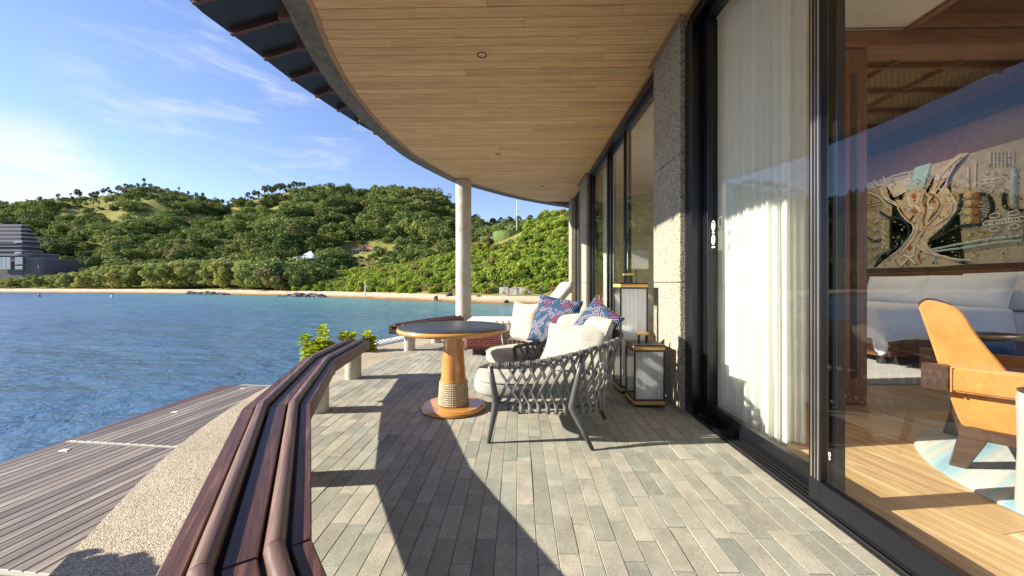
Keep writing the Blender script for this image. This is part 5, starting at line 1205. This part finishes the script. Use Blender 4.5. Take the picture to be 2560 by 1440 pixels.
def lantern(label, x0, y0, w, h, cr, chh):
    o = thing('lantern', label, 'lantern', (x0 + w / 2, y0 + w / 2, 0), 'floor lanterns'); x1, y1 = x0 + w, y0 + w; b = 0.014; bb = .055; zt = h - .012
    obj('foot', box(x0 + .02, x1 - .02, y0 + .02, y1 - .02, 0.0, .014), MT['black_matte'], o); obj('bottom_plate', box(x0, x1, y0, y1, .014, .028, .002), MT['black_matte'], o)
    obj('bottom_band', box(x0 + .001, x1 - .001, y0 + .001, y1 - .001, .028, .028 + .036, .002), MT['lantern_wood'], o); obj('lower_frame', join(*[box(*q, .064, .078) for q in ((x0, x1, y0, y0 + b), (x0, x1, y1 - b, y1), (x0, x0 + b, y0 + b, y1 - b), (x1 - b, x1, y0 + b, y1 - b))]), MT['black_matte'], o)
    for a, c in ((x0, y0), (x1 - b, y0), (x0, y1 - b), (x1 - b, y1 - b)): obj('corner_post', box(a, a + b, c, c + b, .078, zt - .050), MT['black_matte'], o)
    obj('upper_frame', join(*[box(*q, zt - .050, zt - .036) for q in ((x0, x1, y0, y0 + b), (x0, x1, y1 - b, y1), (x0, x0 + b, y0 + b, y1 - b), (x1 - b, x1, y0 + b, y1 - b))]), MT['black_matte'], o)
    obj('top_band', box(x0 + .001, x1 - .001, y0 + .001, y1 - .001, zt - .036, zt, .002), MT['lantern_wood'], o); obj('lid', box(x0 - .002, x1 + .002, y0 - .002, y1 + .002, zt, h, .002), MT['black_matte'], o)
    # fluted glass front and back, clear sides
    for yy in (y0 + .004, y1 - .008):
        V = []; F = []; n = 114
        for i in range(n + 1):
            x = lerp(x0 + b, x1 - b, i / n); d = .0045 * math.cos(i * PI / 3)
            V += [(x, yy + d, .078), (x, yy + d, zt - .05), (x, yy + .006, zt - .05), (x, yy + .006, .078)]
        for i in range(n):
            F += [(4 * i, 4 * i + 4, 4 * i + 5, 4 * i + 1), (4 * i + 2, 4 * i + 6, 4 * i + 7, 4 * i + 3)]
        obj('ribbed_pane', (V, F), MT['ribbed'], o, smooth=False)
    for xx in (x0 + .005, x1 - .009): obj('side_pane', box(xx, xx + .004, y0 + b, y1 - b, .078, zt - .05), MT['lantern_glass'], o)
    cz = lathe([(cr, .064), (cr, .064 + chh - .004), (cr - .004, .064 + chh), (.012, .064 + chh - .006)], 32, (x0 + w / 2, y0 + w / 2, 0)); ca = obj('candle', cz, MT['candle'], autosmooth=40); tag(ca, 'white pillar candle inside the ' + ('tall' if h > .8 else 'short') + ' lantern', 'candle')
    wk = obj('wick', tube([(x0 + w / 2, y0 + w / 2, .05 + chh), (x0 + w / 2 + .002, y0 + w / 2, .085 + chh)], .0015, 6), MT['black_matte'], ca)
    hx, hy = x0 + w * .42, y0 + w * .45
    for k in (-1, 1): obj('handle_post', box(hx + k * .038 - .009, hx + k * .038 + .009, hy + k * .01 - .007, hy + k * .01 + .007, h, h + .075), MT['black_matte'], o)
    obj('handle', box(hx - .055, hx + .055, hy - .013, hy + .013, h + .075, h + .097, .003), MT['lantern_wood'], o)
MT['lantern_wood'] = wood('lantern_oak', (.42, .22, .06), (.55, .32, .10), (.66, .42, .16), 0, rough=.45, sc=1.4, var=.1)
lantern('tall black framed lantern with fluted glass standing by the pier', 1.04, 3.83, .285, 1.145, .085, .62); lantern('short black framed lantern with fluted glass in front of the tall one', 1.05, 3.40, .282, .575, .075, .34)
def stands():
    m = wood('red_teak', (.38, .11, .02), (.52, .17, .03), (.60, .24, .06), 2, rough=.45)
    for px, ptop, pb, D, lab in ((1389, 713, 742, 9.4, 'orange wooden stand left of the two, behind the daybed'), (1421.5, 702, 735, 9.2, 'taller orange wooden stand against the far pier')):
        p = at_depth(px, D); ww = .095; z1 = yz(ptop, D); o = thing('wooden_stand', lab, 'wooden stand', (p.x, p.y, 0))
        for s in (-1, 1): obj('upright', tube([(p.x + s * ww, p.y, 0), (p.x + s * ww * .92, p.y, z1)], .022, 4, up=(1, 1, 0)), m, o)
        for z in (z1 - .07, z1 - .28, .25): obj('crossbar', box(p.x - ww, p.x + ww, p.y - .014, p.y + .014, z - .022, z + .022, .004), m, o)
        for s in (-1, 1): obj('foot', box(p.x + s * ww - .02, p.x + s * ww + .02, p.y - .16, p.y + .16, 0, .035, .004), m, o)
stands()
def net():
    m = plain('white_rope', (.55, .55, .53), .8); pts = resample(catmull([(-2.80, 6.05, -.02), (-2.68, 6.5, -.02), (-2.32, 7.44, -.02), (-2.0, 8.5, -.02)], 6), 30); o = thing('safety_net', 'white knotted rope net stretched along the terrace edge', 'net', pts[10])
    outn = Vector((-.93, .37, 0)); a = [p + Vector((0, 0, .02)) for p in pts]; b = [p + outn * .30 + Vector((0, 0, .045)) for p in pts]
    obj('edge_rope', tube(a, .006, 6), m, o, smooth=True); obj('edge_rope', tube(b, .006, 6), m, o, smooth=True)
    for i in range(1, len(pts) - 1):
        for s in (-1, 1): obj('mesh_cord', tube([a[i], (a[i] + b[i + s]) / 2 - Vector((0, 0, .02)), b[i + s]], .0055, 5), m, o, smooth=True)
net()

# ------------------------------------------------------------------ near shrubs
def shrub(label, loc, stems, seed):
    """upright stems with whorls of broad leaves; each whorl is a part"""
    o = thing('shrub', label, 'shrub', loc); r_ = np.random.default_rng(seed)
    for dx, dy, top in stems:
        b = Vector((loc[0] + dx * .35, loc[1] + dy * .35, loc[2])); t = Vector((loc[0] + dx, loc[1] + dy, top)); obj('stem', tube([b, b.lerp(t, .5) + Vector((dx * .1, 0, 0)), t], [.012, .009, .005], 6), MT['bark'], o, smooth=True)
        V = []; F = []
        for lev in range(7):
            c = b.lerp(t, 1 - lev * .085); n = 9 if lev else 7
            for k in range(n):
                az = 2 * PI * k / n + lev * 1.3 + r_.uniform(-.3, .3); el = math.radians(55 - lev * 12 + r_.uniform(-15, 15)); L = r_.uniform(.10, .17) * (1.0 if lev else .75); w = L * .36
                d = Vector((math.cos(az) * math.cos(el), math.sin(az) * math.cos(el), math.sin(el))); s = Vector((-math.sin(az), math.cos(az), 0)); up = d.cross(s) * -1
                dr = Vector((0, 0, -L * .25)); i0 = len(V)
                V += [c + d * L * .12, c + d * L * .5 + s * w + up * .006, c + d * L * .5 - s * w + up * .006, c + d * L * .5, c + d * L * .82 + s * w * .85 + dr * .5, c + d * L * .82 - s * w * .85 + dr * .5, c + d * L + dr]
                F += [(i0, i0 + 1, i0 + 3), (i0, i0 + 3, i0 + 2), (i0 + 1, i0 + 4, i0 + 6, i0 + 3), (i0 + 3, i0 + 6, i0 + 5, i0 + 2)]
        f = obj('foliage', (V, F), MT['leaf_near'], o); f['kind'] = 'stuff'
def top(px, py, y): return P(px, py, y=y)
Y0 = 4.75; base = (-2.45, 4.75, -.05)
t = lambda px, py, y, b: (lambda p: (p.x - b[0], p.y - b[1], p.z))(P(px, py, y=y))
def place_shrub(label, px, D, tips, seed):
    b = (P(px, 890, y=D).x, D, -.35); shrub(label, b, [t(x, y, D + r, b) for x, y, r in tips], seed)
place_shrub('tall bright green leafy shrub behind the bench, left of the others', 792, 6.1, [(762, 843, 0), (806, 820, .05), (814, 834, .15), (780, 858, -.05), (800, 852, -.1), (826, 862, .15), (768, 872, .05), (788, 874, -.1), (842, 874, .2), (812, 868, -.1)], 1)
place_shrub('low bright green shrub showing over the middle of the bench end', 868, 6.2, [(858, 838, 0), (880, 838, .05), (870, 846, -.05), (866, 858, 0)], 2)
place_shrub('small bright green shrub right of the bench end by the rope net', 922, 6.3, [(919, 834, 0), (931, 848, .05), (913, 850, 0), (926, 862, 0), (920, 872, 0)], 3)
b4 = (-2.95, 1.22, -.3); shrub('leafy shrub at the near terrace edge whose shadow falls on the pebbles', b4, [(0, .02, .60), (.2, .1, .50), (-.2, .0, .56), (.05, -.22, .58), (-.05, .14, .50)], 4)

# ------------------------------------------------------------------ inside the room
def curtain(label, path, z0, z1, folds, amp, seed):
    n = folds * 10; pts = resample(catmull(path, 10), n + 1); V = []; F = []; zs = np.linspace(z1, z0, 22)
    for zi, z in enumerate(zs):
        for i, p in enumerate(pts):
            t = (pts[min(i + 1, n)] - pts[max(i - 1, 0)]).normalized(); nr = Vector((-t.y, t.x, 0)); u = i / 10; k = zi / 21
            a = amp * (.35 + .65 * k) * (.35 + .9 * abs(mnoise.noise(Vector((u * .6, seed, 2))))) * math.sin(u * 2 * PI + 3.2 * mnoise.noise(Vector((u * .7, k * .8, seed)))) + amp * .9 * mnoise.noise(Vector((u * .45, k * 2.2, seed + 5))) * k
            V.append((p.x + nr.x * a, p.y + nr.y * a, z))
    m = n + 1
    for r in range(21):
        for i in range(n): F.append((r * m + i, (r + 1) * m + i, (r + 1) * m + i + 1, r * m + i + 1))
    o = thing('curtain', label, 'curtain', (pts[n // 2].x, pts[n // 2].y, z0)); obj('fabric', (V, F), MT['curtain'], o, smooth=True)
    obj('hem', ([(v[0] - .003, v[1], v[2]) for v in V[-m:]] + [(v[0] - .003, v[1], v[2] + .05) for v in V[-m:]], [(i, i + 1, m + i + 1, m + i) for i in range(n)]), MT['curtain'], o, smooth=True)
    obj('rail', tube([Vector((p.x, p.y, z1 + .01)) for p in pts[::10]], .012, 6), MT['white_paint'], o)
curtain('sheer white curtain gathered behind the nearest sliding door', [(1.72, 3.27, 0), (1.735, 2.95, 0), (1.78, 2.66, 0), (1.86, 2.58, 0)], .01, 3.46, 13, .040, 1.0)
curtain('narrow shaded curtain fold right of the white door curtain', [(1.88, 2.72, 0), (1.93, 2.66, 0), (2.0, 2.62, 0)], .02, 3.46, 4, .02, 4.0)
curtain('sheer white curtain behind the far window', [(1.76, 7.80, 0), (1.77, 7.4, 0), (1.78, 7.02, 0)], .01, 3.46, 9, .025, 7.0)
def bed():
    o = thing('bed', 'large bed with white sheets and a brown wooden frame', 'bed', (6.0, 6.2, 0))
    obj('bed_frame', box(4.92, 7.15, 5.12, 7.3, .14, .38, .01), MT['brown_wood'], o); obj('headboard', box(7.10, 7.195, 4.3, 8.6, .0, 1.34, .01), MT['brown_wood'], o)
    for x in (5.1, 6.9):
        for y in (5.3, 7.1): obj('leg', box(x - .04, x + .04, y - .04, y + .04, 0, .14), MT['black_matte'], o)
    obj('mattress', box(4.9, 7.1, 5.1, 7.32, .38, .74, .08, 4), MT['sheet'], o, autosmooth=60)
    # duvet: a draped sheet, thick, falling over the foot and the near side
    nx, ny = 46, 54; V = []
    for i in range(nx + 1):
        for j in range(ny + 1):
            x = lerp(4.42, 6.55, i / nx); y = lerp(4.62, 7.5, j / ny); over = max(0, 4.9 - x) + max(0, 5.1 - y) + max(0, y - 7.32)
            z = .80 + .025 * mnoise.noise(Vector((x * 2.2, y * 2.2, 0))) + .012 * mnoise.noise(Vector((x * 6, y * 5, 2)))
            X_, Y_ = x, y; dx, dy = max(0, 4.9 - x), max(0, 5.1 - y)
            if dx > 0: X_ = 4.9 - min(dx, .10) - .25 * max(0, dx - .1) * .5 - .03 * math.sin(y * 9) * min(1, dx * 3)
            if dy > 0: Y_ = 5.1 - min(dy, .08) - .12 * max(0, dy - .08) - .03 * math.sin(x * 8 + 1) * min(1, dy * 3)
            z -= max(0, dx - .06) * .95 + max(0, dy - .05) * .95; z = max(z, .22); V.append((X_, Y_, z))
    F = [(i * (ny + 1) + j, (i + 1) * (ny + 1) + j, (i + 1) * (ny + 1) + j + 1, i * (ny + 1) + j + 1) for i in range(nx) for j in range(ny)]
    d = obj('duvet', (V, F), MT['sheet'], smooth=True); tag(d, 'white duvet draped over the foot and side of the bed', 'duvet')
    md = d.modifiers.new('thickness', 'SOLIDIFY'); md.thickness = .03
    for y, lab, seed in ((6.75, 'long white pillow at the far side of the bed head', 1.0), (5.72, 'long white pillow at the near side of the bed head', 6.0)): pillow('pillow', lab, 'pillow', 1.12, .52, .24, (6.72, y, 1.02), (-1, 0, .34), 0, 'sheet', seed, wr=.02, pinch=.03)
    pillow('pillow', 'white pillow with a flat flange standing behind at the near edge of the bed', 'pillow', .95, .56, .16, (6.95, 5.45, 1.03), (-1, -.1, .25), .03, 'sheet', 3.0, wr=.02, pinch=.02)
    kn = obj('towel', join(rock_vf(2, .16, .12, .07, (5.35, 7.0, .88)), rock_vf(5, .11, .09, .08, (5.6, 6.95, .89)), tube([(5.5, 6.95, .88), (5.62, 6.92, 1.0), (5.75, 6.9, 1.02)], [.05, .035, .015], 8)), MT['sheet'], smooth=True); tag(kn, 'folded white towel lying on the far corner of the bed', 'towel')
    r = obj('rug', box(3.9, 7.0, 4.22, 7.9, .001, .014, .003), fabric('grey_rug', (.36, .34, .30), 120, .25)); tag(r, 'pale grey rectangular rug under the bed', 'rug')
    s = thing('side_table', 'low round bronze rimmed tray table beside the bed', 'table', (5.35, 4.35, 0)); p = P(2500, 845, y=4.35); c = (p.x + .12, 4.35, 0); z = p.z
    obj('tray', lathe([(.05, z - .02), (.30, z - .018), (.335, z), (.335, z + .028), (.32, z + .03), (.31, z + .004), (.01, z + .004)], 40, c), plain('bronze', (.16, .11, .06), .3, .5, .7), s, autosmooth=40); obj('stem', lathe([(.028, .03), (.024, z - .02)], 16, c), MT['black_matte'], s); obj('base', lathe([(.2, 0), (.21, .012), (.19, .03), (.02, .034)], 32, c), MT['black_matte'], s, autosmooth=40)
    pillow('cushion', 'dark blue striped cushion on the floor below the tray table', 'cushion', .46, .4, .18, (P(2475, 878, y=4.0).x, 4.0, .33), (-.4, -.9, .3), .1, 'denim', 4.0)
    st = thing('floor_seat', 'low dark blue upholstered seat beside the bed', 'seat', (5.6, 4.1, 0)); obj('seat', box(4.75, 6.3, 3.85, 4.5, .10, .36, .04, 3), MT['denim'], st, autosmooth=60); obj('base', box(4.8, 6.25, 3.9, 4.45, 0, .10), MT['walnut'], st)
bed()
def tapestry():
    XW = 7.16
    def T(cx, cy, d=0.0):
        return P(2100 + cx / 4.8, 380 + cy / 4.8, x=XW - d)
    o = thing('tapestry', 'wide woven wall hanging of branching forms in taupe, teal and cream above the bed', 'tapestry', (XW, 6.4, 2.3))
    cols = {k: fabric('yarn_' + k, c, 260, .25, .95, .35) for k, c in dict(taupe=(.62, .52, .37), sand=(.76, .61, .42), brown=(.36, .16, .07), rust=(.50, .15, .045), navy=(.018, .04, .058), teal=(.10, .17, .17), mint=(.55, .72, .68), cream=(.90, .85, .74), yellow=(.72, .58, .26), grey=(.50, .47, .41), olive=(.46, .41, .24), aqua=(.52, .76, .78)).items()}
    obj('ground', box(XW, 7.195, 4.4, 8.1, 1.44, 3.2), cols['taupe'], o)
    lay = [0]
    def poly(pts, c, nm='patch'):
        lay[0] += 1; d = .004 + .0016 * lay[0]
        q = [T(x, y) for x, y in pts]; k = len(q); V = [(XW - d, p.y, p.z) for p in q] + [(XW - .0005, p.y, p.z) for p in q]; F = [tuple(range(k)), tuple(range(2 * k - 1, k - 1, -1))] + [(i, k + i, k + (i + 1) % k, (i + 1) % k) for i in range(k)]
        me = bmesh.new(); vs = [me.verts.new(v) for v in V]; [me.faces.new([vs[i] for i in f]) for f in F]; bmesh.ops.triangulate(me, faces=[f for f in me.faces if len(f.verts) > 4]); obj(nm, take(me), cols[c], o)
    def stroke(pts, r, c, nm='cord', wob=0, lift=.014):
        q = [T(x, y) for x, y in pts]; q = resample(catmull(q, 6), max(8, len(pts) * 7)); q = [Vector((XW - lift, p.y + (wob * mnoise.noise(Vector((i * .9, 0, r * 99))) if wob else 0), p.z + (wob * mnoise.noise(Vector((0, i * .9, r * 77))) if wob else 0))) for i, p in enumerate(q)]
        obj(nm, tube(q, r, 6), cols[c], o, smooth=True)
    poly([(75, 540), (250, 480), (510, 590), (500, 700), (75, 760)], 'olive'); poly([(75, 990), (320, 1000), (500, 1050), (500, 1130), (200, 1270), (140, 1400), (75, 1400)], 'grey'); poly([(310, 800), (600, 780), (600, 1170), (330, 1370), (310, 1370)], 'olive')
    poly([(620, 790), (760, 800), (840, 900), (840, 1000), (760, 1110), (640, 1180), (600, 1180)], 'teal'); poly([(600, 780), (660, 785), (660, 1180), (600, 1190)], 'navy')
    poly([(1100, 1060), (1250, 900), (1440, 740), (1460, 520), (1700, 480), (1800, 560), (1820, 720), (1700, 870), (1450, 900)], 'grey')
    poly([(1850, 720), (2208, 700), (2208, 990), (1900, 1000), (1700, 910)], 'grey'); poly([(1080, 1100), (1500, 930), (1700, 900), (1900, 1000), (2208, 980), (2208, 1050), (1130, 1150)], 'olive')
    poly([(560, 400), (830, 310), (1020, 330), (1000, 440), (800, 560), (640, 560), (570, 480)], 'cream', 'lace_patch'); poly([(920, 185), (1105, 130), (1050, 330), (1005, 440), (815, 460), (850, 310)], 'aqua', 'lace_patch')
    poly([(430, 1395), (620, 1240), (780, 1130), (880, 1010), (900, 900), (820, 800), (720, 660), (560, 560), (500, 430), (560, 390), (640, 560), (760, 580), (800, 480), (900, 430), (1010, 440), (1080, 480), (1130, 400), (1160, 260), (1300, 140), (1440, 20), (1560, 10), (1400, 160), (1330, 300), (1300, 440), (1400, 560), (1440, 680), (1380, 820), (1250, 920), (1090, 1040), (1060, 1110), (1150, 1200), (1350, 1290), (1500, 1350), (1200, 1375)], 'sand', 'trunk')
    poly([(785, 530), (900, 435), (1010, 445), (1070, 500), (1040, 600), (1030, 760), (1010, 900), (975, 860), (900, 760), (820, 680)], 'sand', 'heartwood')
    for y, c in ((1140, 'mint'), (1195, 'mint')): stroke([(1120, y + (30 if y < 1150 else 0)), (1500, y - 45), (1850, y - 100), (2208, y - 135)], .022, c, 'band')
    stroke([(490, 720), (600, 785), (720, 790), (820, 870), (842, 980), (760, 1110), (620, 1180), (500, 1260), (430, 1380)], .022, 'navy'); stroke([(1085, 1075), (1250, 990), (1450, 893), (1650, 880), (1780, 800), (1835, 680), (1800, 540), (1700, 490)], .025, 'navy'); stroke([(1470, 500), (1450, 680), (1310, 870), (1100, 1050)], .03, 'navy'); stroke([(75, 985), (250, 985), (420, 1070), (500, 1050)], .02, 'navy'); stroke([(1990, 480), (1980, 620), (2050, 690), (2208, 700)], .022, 'navy')
    for pts in ([(270, 470), (400, 500), (510, 560), (600, 680)], [(520, 540), (680, 610), (750, 740), (860, 850), (940, 830)], [(500, 430), (560, 560), (720, 650)], [(880, 850), (900, 950), (830, 1060), (720, 1180), (520, 1330)], [(960, 800), (950, 960), (860, 1100), (760, 1220)], [(1130, 480), (1220, 560), (1240, 650), (1180, 760), (1060, 880)], [(1200, 430), (1310, 540), (1360, 640), (1330, 760), (1150, 880)], [(1290, 430), (1410, 590), (1420, 690), (1340, 790)], [(1180, 420), (1230, 290), (1380, 130), (1480, 60)], [(1290, 420), (1320, 310), (1400, 170)], [(1050, 900), (960, 1080), (1010, 1180), (1250, 1260), (1480, 1310)], [(1020, 1080), (1120, 1200), (1350, 1270), (1600, 1300)], [(640, 290), (830, 240)], [(420, 330), (470, 400), (560, 380), (540, 300)]): stroke(pts, .011, 'cream', 'cord', .018, .03)
    for pts in ([(1040, 500), (1020, 600), (1050, 700), (1020, 800), (1030, 880)], [(990, 1180), (960, 1260), (1000, 1340)], [(700, 670), (830, 800), (900, 850)], [(1090, 500), (1200, 560), (1210, 660), (1080, 830)]): stroke(pts, .012, 'brown', 'cord', .01, .028)
    for pts in ([(840, 530), (855, 640), (890, 660), (850, 720)], [(975, 500), (960, 600), (930, 640), (995, 730)], [(1080, 580), (1090, 670), (1140, 690), (1090, 790)], [(750, 1280), (800, 1240), (830, 1290), (750, 1370)], [(915, 1140), (905, 1250), (850, 1260), (925, 1350)]): stroke(pts, .016, 'cream', 'figure', 0, .03)
    for x, y, s in ((905, 530, 38), (915, 715, 38), (850, 1145, 34), (830, 1330, 34), (1140, 590, 26)): poly([(x - s, y), (x, y - s * 1.1), (x + s, y), (x, y + s * 1.1)], 'rust', 'diamond')
    for i in range(9): stroke([(90 + i * 46, 545 - i * 8), (90 + i * 46, 575 - i * 8)] if i < 5 else [(60 + i * 46, 640 - (i - 5) * 4), (60 + i * 46, 668 - (i - 5) * 4)], .008, 'navy', 'stitch')
    for k, (a, b) in enumerate(((530, 470), (585, 520), (640, 590), (690, 625))): stroke([(80 if k < 2 else 230, a), (280 if k < 2 else 510, b)], .010, 'yellow', 'cord')
    for i in range(12): y = 830 + i * 26; stroke([(675, y), (690 + 110 * math.sin(PI * (i + 1) / 13.5), y + 6)], .008, 'mint', 'stitch')
    for i in range(15): x = 1130 + i * 27; y = 1045 - i * 30; stroke([(x, y), (x + 75, y - 12)], .008, 'mint', 'stitch')
    for i in range(13): x = 1690 + (i % 2) * 6; y = 500 + i * 28; stroke([(x, y), (x + 115 - abs(i - 6) * 10, y + 8)], .006, 'navy', 'stitch')
    for i in range(4):
        for x, c in ((1560, 'yellow'), (1650, 'brown')): p = T(x, 520 + i * 100); obj('rosette', ([Vector((XW - .03 + .012 * (v.x), p.y + v.y * .06, p.z + v.z * .06)) for v in [Vector(q) for q in rock_vf(0, 1, 1, 1, (0, 0, 0))[0]]], rock_vf(0, 1, 1, 1, (0, 0, 0))[1]), cols[c], o, smooth=True)
    for i in range(5): poly([(400, 830 + i * 100), (440, 800 + i * 100), (480, 830 + i * 100), (440, 865 + i * 100)], 'grey', 'diamond')
    for i in range(6): stroke([(340, 780 + i * 90), (380, 820 + i * 90), (340, 860 + i * 90)], .008, 'yellow', 'stitch'); stroke([(540, 780 + i * 66), (515, 810 + i * 66), (540, 840 + i * 66)], .009, 'cream', 'stitch')
    for i in range(5):
        for j in range(6):
            if i * 60 + j * 55 < 470: stroke([(130 + i * 48, 1015 + j * 60), (130 + i * 48, 1050 + j * 60)], .008, 'cream', 'stitch')
    for i in range(7):
        for j in range(5): stroke([(1815 + i * 46, 0 + j * 38), (1815 + i * 46, 24 + j * 38)], .010, 'cream', 'bead')
    for x, y in ((1815, 345), (2110, 815), (1880, 845)):
        for dx, dy in ((0, 0), (0, -80), (0, 80), (-80, 8), (80, -10)): q = T(x + dx, y + dy); obj('oval', tube([(XW - .03, q.y + .06 * math.cos(a), q.z + .035 * math.sin(a)) for a in np.linspace(0, 2 * PI, 15)], .009, 6), cols['cream'], o, smooth=True)
    stroke([(1550, 180), (1555, 440)], .012, 'cream', 'cord', .01); stroke([(1640, 140), (1635, 430)], .012, 'cream', 'cord', .01)
    for i in range(7): stroke([(1670, 190 - i * 0 + i * 22), (1810, 130 + i * 20)], .006, 'cream', 'cord')
    stroke([(2100, 200), (2100, 640)], .03, 'mint', 'band')
    q = [T(75 + 65 * math.cos(a), 800 + 100 * math.sin(a)) for a in np.linspace(-PI / 2, PI / 2, 16)]; obj('arc', tube([(XW - .03, p.y, p.z) for p in q], .012, 6), cols['cream'], o, smooth=True)
    r_ = np.random.default_rng(12); fields = {}
    for i in range(520):
        cx, cy = r_.uniform(80, 2208), r_.uniform(30, 1370)
        if T(cx, cy).z > 3.17 or T(cx, cy).z < 1.46: continue
        a = 0.9 * math.sin(cx * .006) + 0.9 * math.sin(cy * .008 + cx * .002) + (1.57 if (int(cx / 150) + int(cy / 120)) % 3 == 0 else 0); L = r_.uniform(8, 18)
        k = ('cream', 'brown', 'yellow', 'mint', 'navy')[int((cx * .004 + cy * .005 + r_.uniform(0, 1.3)) * 2.1) % 5]
        p, q = T(cx - L * math.cos(a), cy - L * math.sin(a)), T(cx + L * math.cos(a), cy + L * math.sin(a)); p.x = q.x = XW - .034
        fields.setdefault(k, []).append(tube([p, q], .0065, 4))
    for k, v in fields.items(): f = obj('stitching', join(*v), cols[k], o, smooth=True); f['kind'] = 'stuff'
    for y in (770, 930): stroke([(75, y + 20), (290, y - 25)], .022, 'mint', 'band')
tapestry()
def armchair():
    # local frame: f = facing, s = towards the far side
    f = Vector((.69, -.72, 0)).normalized(); s = Vector((.72, .69, 0)).normalized(); A = Vector((2.575, 2.40, 0)); o = thing('armchair', 'tan velvet armchair with walnut arm ends facing away inside the room', 'armchair', A + s * .36 + f * .2)
    def W_(a, b, z): return A + f * a + s * b + Vector((0, 0, z))
    def slab(pts, b0, b1, bev):   # side outline (a,z) given a width along s
        bm = bmesh.new(); vs = [bm.verts.new(W_(a, b0, z)) for a, z in pts]; fc = bm.faces.new(vs); r = bmesh.ops.extrude_face_region(bm, geom=[fc])
        for e in r['geom']:
            if isinstance(e, bmesh.types.BMVert): e.co += s * (b1 - b0)
        bmesh.ops.recalc_face_normals(bm, faces=bm.faces[:]); bmesh.ops.bevel(bm, geom=bm.edges[:], offset=bev, segments=3, affect='EDGES', clamp_overlap=True); return take(bm)
    back = [(-.02, .985), (.02, 1.02), (.10, 1.00), (.155, .95), (.22, .80), (.32, .62), (.38, .47), (.40, .27), (.20, .265), (.155, .28), (.09, .52), (.03, .78)]
    back = [(q.x, q.y) for q in catmull([(a_, z_, 0) for a_, z_ in back + back[:1]], 3)][:-1]
    b = obj('backrest', slab(back, .06, .76, .022), MT['orange'], o, autosmooth=50)
    for bb in (.075, .745): obj('piping', tube([W_(a, bb, z) for a, z in back + back[:1]], .006, 6), MT['orange'], b, smooth=True)
    obj('seat', slab([(.38, .42), (.94, .43), (.99, .40), (.99, .29), (.38, .27)], .09, .73, .03), MT['orange'], o, autosmooth=50)
    for b0, b1 in ((-.03, .055), (.765, .85)):
        ar = obj('armrest', slab([(.10, .63), (1.0, .63), (1.0, .48), (.10, .48)], b0, b1, .012), MT['orange'], o, autosmooth=50); obj('arm_end', slab([(-.015, .632), (.098, .632), (.098, .478), (-.015, .478)], b0 - .001, b1 + .001, .004), MT['walnut'], ar); obj('piping', tube([W_(.108, b0 - .003, .63), W_(.108, b0 - .003, .48)], .005, 6), MT['orange'], ar)
        obj('arm_post', tube([W_(.46, (b0 + b1) / 2, .24), W_(.46, (b0 + b1) / 2, .48)], .014, 12), MT['steel'], o, smooth=True); obj('arm_post', tube([W_(.9, (b0 + b1) / 2, .24), W_(.9, (b0 + b1) / 2, .48)], .014, 12), MT['steel'], o, smooth=True)
    obj('base_frame', slab([(.14, .265), (1.0, .265), (1.0, .20), (.14, .20)], .02, .80, .006), MT['walnut'], o)
    for b0, b1 in ((.02, .075), (.745, .80)):
        obj('leg', slab([(.14, .20), (.25, .20), (.165, .0), (.10, .0)], b0, b1, .004), MT['walnut'], o); obj('leg', slab([(.86, .20), (1.0, .20), (1.03, .0), (.95, .0)], b0, b1, .004), MT['walnut'], o)
armchair()
def room_things():
    o = thing('stool', 'silvery grey log stool cut off at the right edge of the room', 'stool', (2.645, 1.77, 0)); V, F = lathe([(.195, .006), (.205, .03), (.20, .30), (.207, .57), (.198, .60), (.15, .602), (.01, .602)], 40, (2.645, 1.77, 0)); V = [Vector((v.x, v.y, v.z)) + Vector((.012 * mnoise.noise(v * 5), .012 * mnoise.noise(v * 5 + Vector((3, 0, 0))), 0)) for v in V]; obj('trunk_section', (V, F), MT['grey_wood'], o, autosmooth=50)
    obj('top_edge', lathe([(.197, .598), (.2, .604), (.19, .607), (.01, .608)], 40, (2.645, 1.77, 0)), MT['walnut'], o, autosmooth=50)
    m = M('striped_rug', .95, .1); v = m.coord((1, 1, 1), (0, 0, math.radians(-28))); s = m.n('ShaderNodeSeparateXYZ'); m.l(v, s.inputs[0]); yy = m.math('ADD', s.outputs[1], m.math('MULTIPLY', m.noise(v, 2.5, 3), .05)); st = m.n('ShaderNodeTexNoise'); st.noise_dimensions = '1D'; st.inputs['Scale'].default_value = 6.5; st.inputs['Detail'].default_value = 2; m.l(yy, st.inputs['W'])
    c = m.ramp(st.outputs[0], [(.36, (.26, .42, .48)), (.46, (.36, .52, .56)), (.52, (.52, .52, .46)), (.60, (.60, .62, .58))]); m.col(m.mix(1.0, c, m.ramp(m.noise(v, 220, 2), [(.3, .72), (.6, 1.05)]), 'MULTIPLY')); m.bump(m.noise(v, 220, 2), .6, .006)
    r = obj('rug', lathe([(1.11, .001), (1.115, .008), (1.10, .015), (.02, .016)], 96, (3.58, 1.88, 0)), m.m, autosmooth=40); tag(r, 'round rug in pale blue and cream stripes under the armchair', 'rug')
    l = thing('lamp', 'standing lamp with a square paper shade behind the far window', 'lamp', (2.3, 6.0, 0)); a = P(1567, 627, y=6.1); b = P(1614, 674, y=6.1); cx = (a.x + b.x) / 2; w = (b.x - a.x) / 2
    obj('lamp_shade', box(cx - w, cx + w, 6.1 - w, 6.1 + w, b.z, a.z, .01), MT['paper'], l); obj('stem', tube([(cx, 6.1, .03), (cx, 6.1, b.z)], .012, 8), MT['black_matte'], l); obj('base', lathe([(.13, 0), (.135, .02), (.02, .03)], 24, (cx, 6.1, 0)), MT['black_matte'], l)
    l.location = (cx, 6.1, 0)
    for ch in l.children: ch.location = Vector((2.3 - cx, -.1, 0))
room_things()
